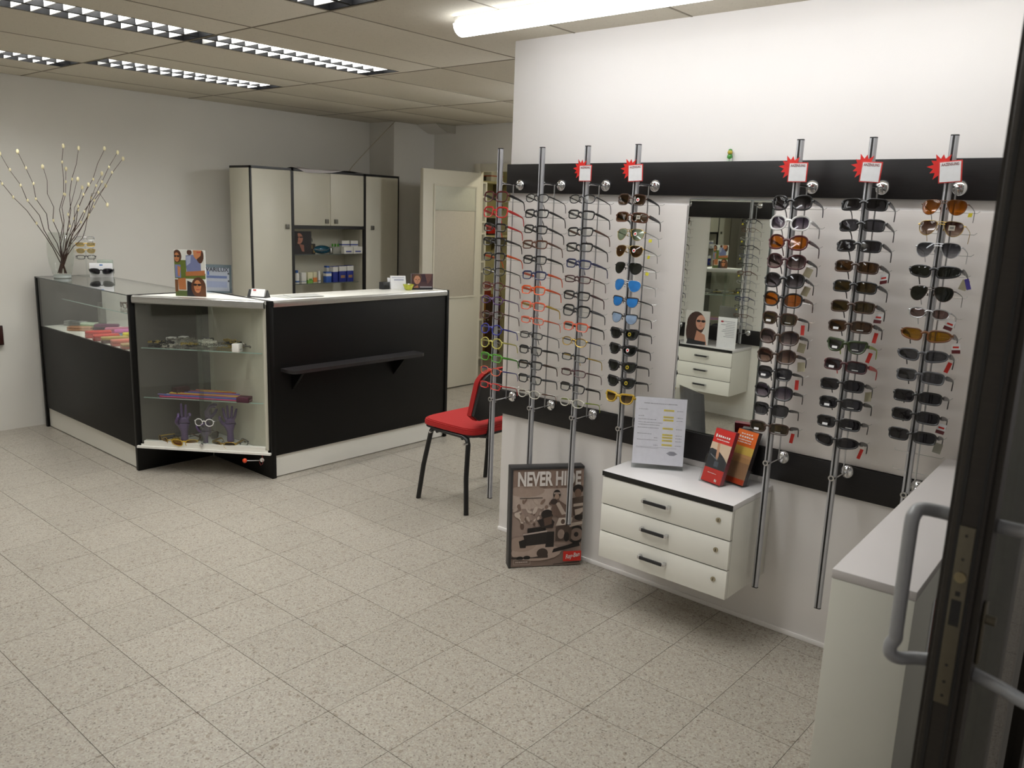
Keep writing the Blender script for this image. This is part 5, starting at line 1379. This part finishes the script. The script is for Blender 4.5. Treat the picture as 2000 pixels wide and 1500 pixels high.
pic += wheel(0.92, 0.32, 0.13) + [([(0.22, 0.40), (0.48, 0.42), (0.48, 0.36), (0.22, 0.34)], DK), ([(0.16, 0.33), (0.56, 0.36), (0.58, 0.24), (0.2, 0.22)], '#241e1c'), ([(0.16, 0.345), (0.5, 0.375), (0.5, 0.36), (0.16, 0.33)], '#b0a098'),
        ([(0.10, 0.27), (0.22, 0.3), (0.2, 0.2), (0.12, 0.2)], DK), ([(0.5, 0.36), (0.6, 0.36), (0.6, 0.2), (0.48, 0.2)], DK), ([(0.62, 0.40), (0.86, 0.42), (0.84, 0.26), (0.62, 0.26)], '#4a3c34'), (ellipse(0.7, 0.33, 0.05, 0.05), '#8c7a70'), (ellipse(0.78, 0.3, 0.04, 0.05), DK),
        ([(0.58, 0.14), (0.98, 0.2), (0.96, 0.24), (0.6, 0.18)], DK), ([(0.0, 0.11), (0.3, 0.10), (0.52, 0.12), (0.52, 0.09), (0.0, 0.09)], '#3a302c'), (ellipse(0.44, 0.14, 0.08, 0.05), '#3c302a'),
        ([(0.35, 0.48), (0.52, 0.52), (0.6, 0.46), (0.58, 0.4), (0.42, 0.4)], '#2a2220'), (ellipse(0.49, 0.54, 0.085, 0.05), '#241c1a'), ([(0.44, 0.5), (0.56, 0.52), (0.56, 0.44), (0.46, 0.42)], '#5a463c'),
        ([(0.55, 0.66), (0.64, 0.69), (0.78, 0.62), (0.84, 0.52), (0.7, 0.48), (0.56, 0.54)], '#6a564c'), ([(0.6, 0.66), (0.66, 0.66), (0.76, 0.54), (0.7, 0.53)], '#b4a498'), ([(0.66, 0.5), (0.86, 0.5), (0.84, 0.43), (0.62, 0.42)], '#c2b4a8'), (ellipse(0.72, 0.46, 0.03, 0.025), '#5c4a40'),
        (ellipse(0.62, 0.745, 0.055, 0.045), '#1e1816'), (rect(0.575, 0.745, 0.67, 0.765), '#9a8a80'), (ellipse(0.62, 0.72, 0.035, 0.028), '#a08878'), (ellipse(0.58, 0.67, 0.05, 0.03), '#3c302c'),
        (ellipse(0.92, 0.79, 0.075, 0.05), '#2a2220'), (ellipse(0.92, 0.75, 0.05, 0.045), '#7a6254'), ([(0.84, 0.7), (1, 0.72), (1, 0.5), (0.86, 0.52)], '#50423a'), ([(0.86, 0.64), (1, 0.65), (1, 0.62), (0.86, 0.61)], '#b4a498'), ([(0.88, 0.58), (1, 0.6), (1, 0.56), (0.9, 0.5)], '#b4a498'),
        (ellipse(0.95, 0.5, 0.07, 0.03), '#241e1c'), ([(0.8, 0.44), (1, 0.46), (1, 0.43), (0.82, 0.40)], '#b0a094'), (ellipse(0.12, 0.095, 0.05, 0.02), '#15110f'), (ellipse(0.22, 0.10, 0.05, 0.02), '#15110f'),
        ([(0.6, 0.015), (0.98, 0.03), (0.98, 0.04), (0.6, 0.022)], DK), (rect(0.74, 0.045, 1.0, 0.15), '#c2261c')]
for a0, b0, a1, b1 in ((0.03, 0.03, 0.27, 0.033), (0.03, 0.08, 0.27, 0.083), (0.03, 0.03, 0.034, 0.083), (0.266, 0.03, 0.27, 0.083)):
    pic.append((rect(a0, b0, a1, b1), '#b8aaa0'))
pic += [(rect(0.06 + 0.025 * i, 0.05, 0.077 + 0.025 * i, 0.064), '#b8aaa0') for i in range(7)]
picture(t, PW - 0.014, PH - 0.016, pic, 0.0, 0.004, y0=-0.006)
face_text('NEVER HIDE', 0.092, mat('poster_white', '#d4cdc8', 0.5), t, (-0.0075, -0.008, 0.428), bold=0.0034, sx=0.60, depth=0.0003)
face_text('Ray-Ban', 0.030, mat('poster_white', '#d4cdc8', 0.5), t, (-0.0100, -0.132, 0.052), bold=0.0004, shear=0.35, sx=0.72, depth=0.0003).rotation_euler = (R(-10), 0, 0)

# ================================================================== CHAIR
t = thing('visitor_chair', 'red upholstered visitor chair with black tube frame and black shell back', 'chair', (3.40, 3.145, 0))
sp = []
for i in range(24):
    a = 2 * PI * i / 24
    c, s_ = math.cos(a), math.sin(a)
    sp.append((0.262 * math.copysign(abs(c) ** 0.34, c), 0.02 + 0.215 * math.copysign(abs(s_) ** 0.34, s_)))
obj('seat_cushion', MB().prism([(a * 0.985, 0.02 + (b - 0.02) * 0.985) for a, b in sp], 0.458, 0.468, 'z').prism(sp, 0.440, 0.460, 'z').prism([(a * 0.95, 0.02 + (b - 0.02) * 0.95) for a, b in sp], 0.466, 0.473, 'z'), RED_FAB, t)
obj('seat_shell', MB().prism([(a * 0.97, 0.02 + (b - 0.02) * 0.97) for a, b in sp], 0.424, 0.441, 'z'), BLK_PL, t)
def backshape(w0, w1, z0, z1, n=8):
    pts = [(-w0 * 0.85, z0), (w0 * 0.85, z0), (w0, z0 + 0.03)]
    for i in range(n + 1):
        a = PI / 2 * i / n
        pts.append((w1 - 0.09 + 0.09 * math.cos(a), z1 - 0.09 + 0.09 * math.sin(a)))
    for i in range(n + 1):
        a = PI / 2 + PI / 2 * i / n
        pts.append((-w1 + 0.09 + 0.09 * math.cos(a), z1 - 0.09 + 0.09 * math.sin(a)))
    pts.append((-w0, z0 + 0.03))
    return pts
def lean(mb, k=0.20, bow=1.0):
    mb.v = [(x, y - (z - 0.5) * k + bow * x * x, z) for x, y, z in mb.v]
    return mb
obj('back_shell', lean(MB().prism(backshape(0.225, 0.215, 0.515, 0.80), -0.208, -0.190, 'y')), BLK_PL, t)
obj('back_cushion', lean(MB().prism(backshape(0.228, 0.222, 0.512, 0.806), -0.190, -0.160, 'y')), RED_FAB, t)
for sx in (-1, 1):
    x = sx * 0.245
    obj('leg_frame', MB().tube([(sx * 0.285, 0.20, 0.0), (sx * 0.272, 0.175, 0.20), (x, 0.150, 0.385), (x, 0.140, 0.412), (x, 0.115, 0.425), (x, -0.115, 0.425), (x, -0.140, 0.412), (x, -0.148, 0.385), (sx * 0.272, -0.165, 0.2), (sx * 0.285, -0.185, 0.0)], 0.0125, 10, ry=1.25), BLK_MET, t)
    obj('back_upright', MB().tube([(sx * 0.14, 0.02, 0.418), (sx * 0.14, -0.14, 0.418), (sx * 0.14, -0.19, 0.425), (sx * 0.14, -0.208, 0.46), (sx * 0.14, -0.215, 0.56)], 0.010, 8, ry=1.5), BLK_MET, t)
obj('cross_bar', MB().cyl((-0.245, 0.10, 0.412), (0.245, 0.10, 0.412), 0.010, n=10).cyl((-0.245, -0.10, 0.412), (0.245, -0.10, 0.412), 0.010, n=10), BLK_MET, t)
bt = MB()
for sx in (-1, 1):
    bt.cyl((sx * 0.26, 0.125, 0.407), (sx * 0.275, 0.125, 0.407), 0.006, n=8); bt.cyl((sx * 0.26, -0.155, 0.395), (sx * 0.29, -0.155, 0.395), 0.006, n=8)
obj('bolt', bt, CHROME, t)

# ================================================================== CONTENTS OF THE SHOWCASES
def hand_mesh(fingers, thumb, h=1.0):
    """open mannequin hand, wrist flared to a foot; fingers = list of (base x, length, bend, splay)"""
    V = []; E_ = []; RR = []
    def add(p, r_, link=None):
        V.append(Vector(p) * h); RR.append((r_[0] * h, r_[1] * h))
        if link is not None:
            E_.append((link, len(V) - 1))
        return len(V) - 1
    a = add((0, 0, 0.0), (0.026, 0.022)); b = add((0, 0, 0.03), (0.020, 0.018), a); c = add((0, 0, 0.07), (0.019, 0.016), b)
    d = add((0, 0, 0.10), (0.030, 0.014), c); e = add((0, 0, 0.128), (0.034, 0.012), d)
    for (x, L, bend, spl) in fingers:
        p = Vector((x, 0, 0.146)); q = add(p, (0.0085, 0.0085), e)
        ang = 0.0
        for k, f in enumerate((0.42, 0.32, 0.26)):
            ang += bend * (0.6 if k == 0 else 1.0)
            p = p + Vector((math.sin(spl) * L * f, -math.sin(ang) * L * f, math.cos(ang) * math.cos(spl) * L * f))
            q = add(p, (0.0080 - 0.0009 * k, 0.0080 - 0.0009 * k), q)
    p = Vector((-0.030, -0.004, 0.108)); q = add(p, (0.011, 0.010), d)
    for k, (dx, dy, dz) in enumerate(thumb):
        p = p + Vector((dx, dy, dz)); q = add(p, (0.0095 - 0.001 * k, 0.0095 - 0.001 * k), q)
    me = bpy.data.meshes.new('hand'); me.from_pydata([v[:] for v in V], E_, [])
    ob = bpy.data.objects.new('hand', me); COL.objects.link(ob)
    md = ob.modifiers.new('skin', 'SKIN'); md.use_smooth_shade = True
    for i, sv in enumerate(me.skin_vertices[0].data):
        sv.radius = RR[i]; sv.use_root = (i == 0)
    ss = ob.modifiers.new('sub', 'SUBSURF'); ss.levels = 1; ss.render_levels = 1
    dg = bpy.context.evaluated_depsgraph_get()
    out = bpy.data.meshes.new_from_object(ob.evaluated_get(dg))
    bpy.data.objects.remove(ob)
    out.materials.clear()
    out.polygons.foreach_set('use_smooth', [True] * len(out.polygons))
    return out
PURP = mat('purple_plastic', '#5a4870', 0.5)
BASE = 0.1765
F_OPEN = [(-0.026, 0.066, 0.05, -0.18), (-0.009, 0.078, 0.02, -0.05), (0.009, 0.072, 0.05, 0.06), (0.026, 0.056, 0.10, 0.20)]
F_ONE = [(-0.026, 0.066, 0.9, -0.05), (-0.009, 0.080, 0.02, -0.03), (0.009, 0.074, 0.06, 0.05), (0.026, 0.056, 0.9, 0.1)]
F_CURL = [(-0.026, 0.064, 0.75, 0.0), (-0.009, 0.076, 0.7, 0.0), (0.009, 0.072, 0.75, 0.0), (0.026, 0.056, 0.8, 0.0)]
TH_OUT = [(-0.018, -0.010, 0.020), (-0.010, -0.008, 0.022), (-0.003, -0.004, 0.018)]
TH_IN = [(-0.010, -0.022, 0.018), (0.004, -0.018, 0.022), (0.010, -0.006, 0.018)]
for (F, TH, x, y, rz, h, lab) in ((F_ONE, TH_IN, 2.412, 4.690, -0.45, 1.12, 'purple mannequin hand with two raised fingers in corner showcase'), (F_OPEN, TH_OUT, 2.618, 4.515, -0.35, 1.08, 'purple mannequin hand with spread open fingers in corner showcase'),
                                  (F_CURL, TH_IN, 2.590, 4.73, 1.0, 1.15, 'purple mannequin hand with curled fingers at showcase back'), (F_CURL, TH_OUT, 2.475, 4.555, -0.5, 0.80, 'short purple mannequin hand holding up clear glasses')):
    hm = hand_mesh(F, TH, h)
    q = obj('mannequin_hand', hm, PURP, None, (x, y, BASE), (0, 0, rz))
    tag(q, lab, 'mannequin hand', 'purple mannequin hands')
DANG = math.atan2(-0.68, 0.5) + PI / 2       # rz that makes local -x face outward of the diagonal
def show(label, st, fc, tc, lc, x, y, z, rz, rx=0.0, ry=0.0, sc=1.0):
    g = glasses(label, st, fc, tc, lc, (x, y, z), (rx, ry, rz), 'glasses shown in the showcases', None, None, 'glasses', 'eyeglasses')
    g.scale = (sc, sc, sc)
    return g
show('yellow-lens sunglasses lying at the front of the corner showcase', 'wrap', 'yellow', 'gold', 'yellow', 2.375, 4.630, BASE + 0.021, DANG + 0.2, 0, 0.0)
show('gold-lens glasses lying beside the showcase door lock', 'wrap', 'gold', 'gold', 'gold grad', 2.520, 4.440, BASE + 0.021, DANG - 0.1, 0, 0.0)
show('clear white glasses on the short purple hand', 'round', 'white', 'silver', 'clear', 2.452, 4.525, BASE + 0.155, DANG, 0, 0.1)
show('gold toy glasses near the left showcase lining', 'round', 'gold', 'yellow', 'yellow', 2.31, 4.77, BASE + 0.024, DANG - 0.65)
show('fine black glasses behind the two-finger hand', 'narrow', 'black', 'grey', 'clear', 2.42, 4.79, BASE + 0.015, DANG - 0.6)
show('brown tortoise glasses by the showcase back wall', 'square', 'tortoise', 'brown', 'olive', 2.555, 4.655, BASE + 0.024, DANG + 0.9)
show('black glasses folded near the right showcase lining', 'narrow', 'black', 'black', 'clear', 2.605, 4.40, BASE + 0.015, DANG + 0.75)
# bead chains on the upper glass shelf
CHM = [mat('bead_silver', '#b9b9b4', 0.2, 0.9), mat('bead_gold', '#b09a50', 0.3, 0.8), mat('bead_black', '#1a1a1c', 0.2), mat('bead_pearl', '#cfc9bd', 0.25), mat('bead_smoke', '#6a6660', 0.15)]
CHN = ['silver', 'gold', 'black', 'pearl white', 'smoky grey']
bead = []
for m_ in CHM:
    pass
def in_tri(x, y, mgn=0.02):
    # inside the case (world coords)
    dx, dy = x - 2.2, y - 4.87
    return dx < 0.48 - mgn and dy < -0.035 - mgn and (dx * ny * -1 + dy * 0) is not None and (dx * nx + dy * ny) < -0.035 - mgn
rc = random.Random(21)
nch = 0
WHERE = ['by the front edge', 'near the white box', 'in the middle of the heap', 'along the rear lining', 'beside the door seam', 'near the dark counter']
for k in range(46):
    s_ = 0.09 + 0.66 * ((k * 0.381966) % 1.0)
    depth = 0.045 + 0.26 * (1 - abs(s_ / DL - 0.5) * 2) * rc.random()
    cx, cyy = fp(s_, -depth)
    cx += 2.2; cyy += 4.87
    pts = []
    rx_, ry_ = rc.uniform(0.035, 0.06), rc.uniform(0.015, 0.035)
    rot = rc.uniform(-0.5, 0.5) + ANG
    for i in range(24):
        a = 2 * PI * i / 24
        x = cx + rx_ * math.cos(a) * math.cos(rot) - ry_ * math.sin(a) * math.sin(rot)
        y = cyy + rx_ * math.cos(a) * math.sin(rot) + ry_ * math.sin(a) * math.cos(rot)
        if in_tri(x, y, 0.0):
            pts.append((x, y))
    if len(pts) < 12:
        continue
    zc = 0.7745 + 0.0105 * (nch % 4)
    mb = MB()
    for (x, y) in pts:
        mb.sphere((x, y, zc + rc.uniform(0, 0.006)), rc.uniform(0.0050, 0.0072), 6, 4)
    mb.tube([(x, y, zc + 0.003) for x, y in pts], 0.0022, 4)
    c = nch % 5
    q = tag(obj('bead_chain', mb, CHM[c]), '%s bead glasses chain heaped on upper showcase shelf' % CHN[c], 'bead chain', 'bead chains on the upper shelf')
    nch += 1
for (x, y, lab) in ((2.42, 4.815, 'small white box at the rear lining of the upper shelf'), (2.49, 4.80, 'small white box beside another at the upper shelf rear'), (2.60, 4.375, 'white folded box at the front of the upper shelf')):
    carton('gift_box', lab, x, y, 0.7684, 0.045, 0.045, 0.05, WHITEP, None, 0.5, 'small white boxes in the corner showcase', mark=mat('mark_grey', '#b8b8b4', 0.5))
# coloured cords on the lower glass shelf
CC = [('pink', '#c8487c'), ('blue', '#3a62a8'), ('orange', '#cc6430'), ('lilac', '#7a6aa8'), ('green', '#6a9a4a'), ('red', '#b8302c'), ('white', '#c9c4bc'), ('yellow', '#c8b840'), ('grey', '#76808a'), ('coral', '#c87060')]
for k in range(20):
    s0 = 0.12 + 0.03 * (k % 3) + rc.uniform(-0.02, 0.02)
    dep = 0.045 + 0.0105 * k
    s1 = DL - 0.14 - 0.9 * max(0, dep - 0.08) - rc.uniform(0, 0.05)
    s0 += 0.9 * max(0, dep - 0.10)
    pts = []
    for i in range(9):
        u_ = i / 8
        x, y = fp(s0 + (s1 - s0) * u_, -dep - 0.004 * math.sin(u_ * 6 + k))
        pts.append((2.2 + x, 4.87 + y, 0.4685 + 0.005 * (k % 2)))
    c = CC[k % 10]
    q = tag(obj('neck_strap', MB().tube(pts, 0.0042, 6), mat('cord_' + c[0], c[1], 0.6)), '%s fabric neck strap stretched on lower showcase shelf%s' % (c[0], ', nearer the glass doors' if k < 10 else ', nearer the rear lining'), 'neck strap', 'neck straps on the lower shelf')
carton('velvet_case', 'dark wine ribbed case at the end of lower shelf', 2.625, 4.355, 0.4644, 0.06, 0.075, 0.032, mat('wine_velvet', '#4a2230', 0.7), None, 0.6, None, 'case', mark=mat('wine_rib', '#8a6a70', 0.6))
carton('velvet_case', 'brown soft pouch at the rear of lower shelf', 2.46, 4.80, 0.4644, 0.09, 0.05, 0.04, mat('brown_velvet', '#4a3434', 0.8), None, 0.1, None, 'pouch')
# cases in the long glass showcase
def case(label, x, y, z, rz, L_, W_, H_, col, lid=None, shiny=0.4):
    t = thing('glasses_case', label, 'glasses case', (x, y, z), rz, 'glasses cases in the long showcase')
    nm = 'case_' + col.strip('#')
    obj('case_body', MB().box(-W_ / 2, W_ / 2, -L_ / 2, L_ / 2, 0, H_ * 0.55, bev=H_ * 0.22), mat(nm, col, shiny, grain=(60, 0.12)), t)
    obj('case_lid', MB().box(-W_ / 2 + 0.001, W_ / 2 - 0.001, -L_ / 2 + 0.001, L_ / 2 - 0.001, H_ * 0.5, H_, bev=H_ * 0.22), mat('case_' + (lid or col).strip('#'), lid or col, shiny, grain=(60, 0.12)), t)
ZF = 0.7335
for (lab, x, y, rz, L_, W_, H_, col, lid) in (
    ('bright red glasses case beside the darker red one', 2.30, 5.56, 1.2, 0.16, 0.07, 0.045, '#b81a12', None), ('deep red glasses case with dark hinge in long showcase', 2.29, 5.42, 1.3, 0.16, 0.07, 0.04, '#9c1410', '#c0281c'),
    ('tan leather glasses case between red and salmon cases', 2.29, 5.30, 1.3, 0.16, 0.06, 0.04, '#4a1c14', '#a8904a'), ('salmon glasses case next to the tan case', 2.30, 5.17, 1.35, 0.17, 0.07, 0.038, '#c05a4c', '#c86a58'),
    ('pale salmon glasses case nearest the corner showcase', 2.30, 5.03, 1.4, 0.17, 0.075, 0.032, '#c2705c', '#b89868'), ('dark purple patterned case behind the red cases', 2.47, 5.83, 0.9, 0.16, 0.065, 0.045, '#2e1230', '#5a2048'),
    ('pink flowered case in the rear row', 2.47, 5.66, 1.1, 0.16, 0.065, 0.042, '#a84a78', '#b0607c'), ('sky blue and pink case in the rear row', 2.47, 5.52, 1.2, 0.16, 0.065, 0.045, '#6a90b0', '#c060a0'),
    ('yellow glasses case in the rear row', 2.46, 5.36, 1.3, 0.17, 0.06, 0.046, '#c8a01c', '#d2c41c'), ('white case between yellow and navy cases', 2.46, 5.24, 1.3, 0.15, 0.055, 0.03, '#c9bcc8', None),
    ('black and navy case in the rear row', 2.46, 5.09, 1.3, 0.17, 0.08, 0.05, '#15151f', '#1a2038'), ('black hard case at the rear pane', 2.575, 5.45, 0.0, 0.22, 0.065, 0.055, '#141416', None), ('black hard case at the rear pane near the corner', 2.575, 5.18, 0.0, 0.22, 0.065, 0.06, '#101012', None),
    ('pale green soft case toward the vase end', 2.45, 6.02, 0.6, 0.15, 0.06, 0.035, '#6f9a58', '#b8c8b0'), ('peach coloured case toward the vase end', 2.33, 5.92, 0.8, 0.16, 0.06, 0.03, '#b08468', None), ('silver grey case under the vase', 2.40, 6.17, 0.5, 0.16, 0.06, 0.035, '#8c8c8a', None)):
    case(lab, x, y, ZF, rz, L_, W_, H_, col, lid)
for i, (x, y, fc, st) in enumerate(((2.47, 5.52, 'tortoise', 'rect'), (2.47, 5.38, 'dark red', 'rect'), (2.47, 5.24, 'yellow', 'rect'), (2.47, 5.10, 'brown', 'square'), (2.47, 4.98, 'coral', 'oval'))):
    show('%s glasses open on the glass shelf of the long showcase' % fc, st, fc, fc, 'clear', x - 0.02, y, 0.942, 0.3 * (i % 2) - 0.1)
# stands on the glass top
t = thing('acrylic_post', 'slim clear glasses post standing on the glass showcase', 'display stand', (2.535, 6.255, TOP))
obj('post_base', MB().box(-0.05, 0.05, -0.05, 0.05, 0, 0.008, bev=0.002), ACRYL, t)
obj('post', MB().cyl((0, 0, 0.008), (0, 0, 0.32), 0.006, n=10), ACRYL, t)
for i, (z, st, fc, lc, tcol) in enumerate(((1.345, 'narrow', 'silver', 'clear', 'grey'), (1.302, 'narrow', 'gold', 'straw', 'silver'), (1.257, 'oval', 'gold', 'straw', 'silver'), (1.212, 'narrow', 'black', 'clear', 'black'))):
    glasses(['rimless grey glasses at the top of the clear post', 'amber rectangular glasses second on the clear post', 'amber oval glasses third on the clear post', 'narrow black glasses lowest on the clear post'][i], st, fc, tcol, lc, (2.53, 6.235, z), (0, 0.06, R(72)), 'glasses on the clear post')
t = thing('sunglasses_stand', 'small white cardboard stand on the glass showcase', 'display stand', (2.555, 6.06, TOP), R(62))
obj('card', MB().box(0.0, 0.006, -0.075, 0.075, 0, 0.10, bev=0.001), PAPER, t)
obj('easel_back', MB().prism([(0.006, 0), (0.055, 0), (0.006, 0.085)], -0.04, 0.04, 'y'), PAPER, t)
obj('printed_mark', MB().box(-0.0005, 0, -0.01, 0.01, 0.082, 0.092), mat('print_blue', '#5a80b8', 0.5), t)
glasses('black sunglasses in front of the small white stand', 'wrap', 'black', 'black', 'dark', (2.545, 6.04, TOP + 0.045), (0, 0.0, R(62)), None, name='sunglasses')
carton('leaflet_box', 'pale green-grey box behind the small white stand', 2.63, 6.165, TOP, 0.06, 0.10, 0.115, mat('pale_green_card', '#a9b3a8', 0.5), mat('dark_green_card', '#5c6a62', 0.5), R(62), bandz=(0.4, 0.46))
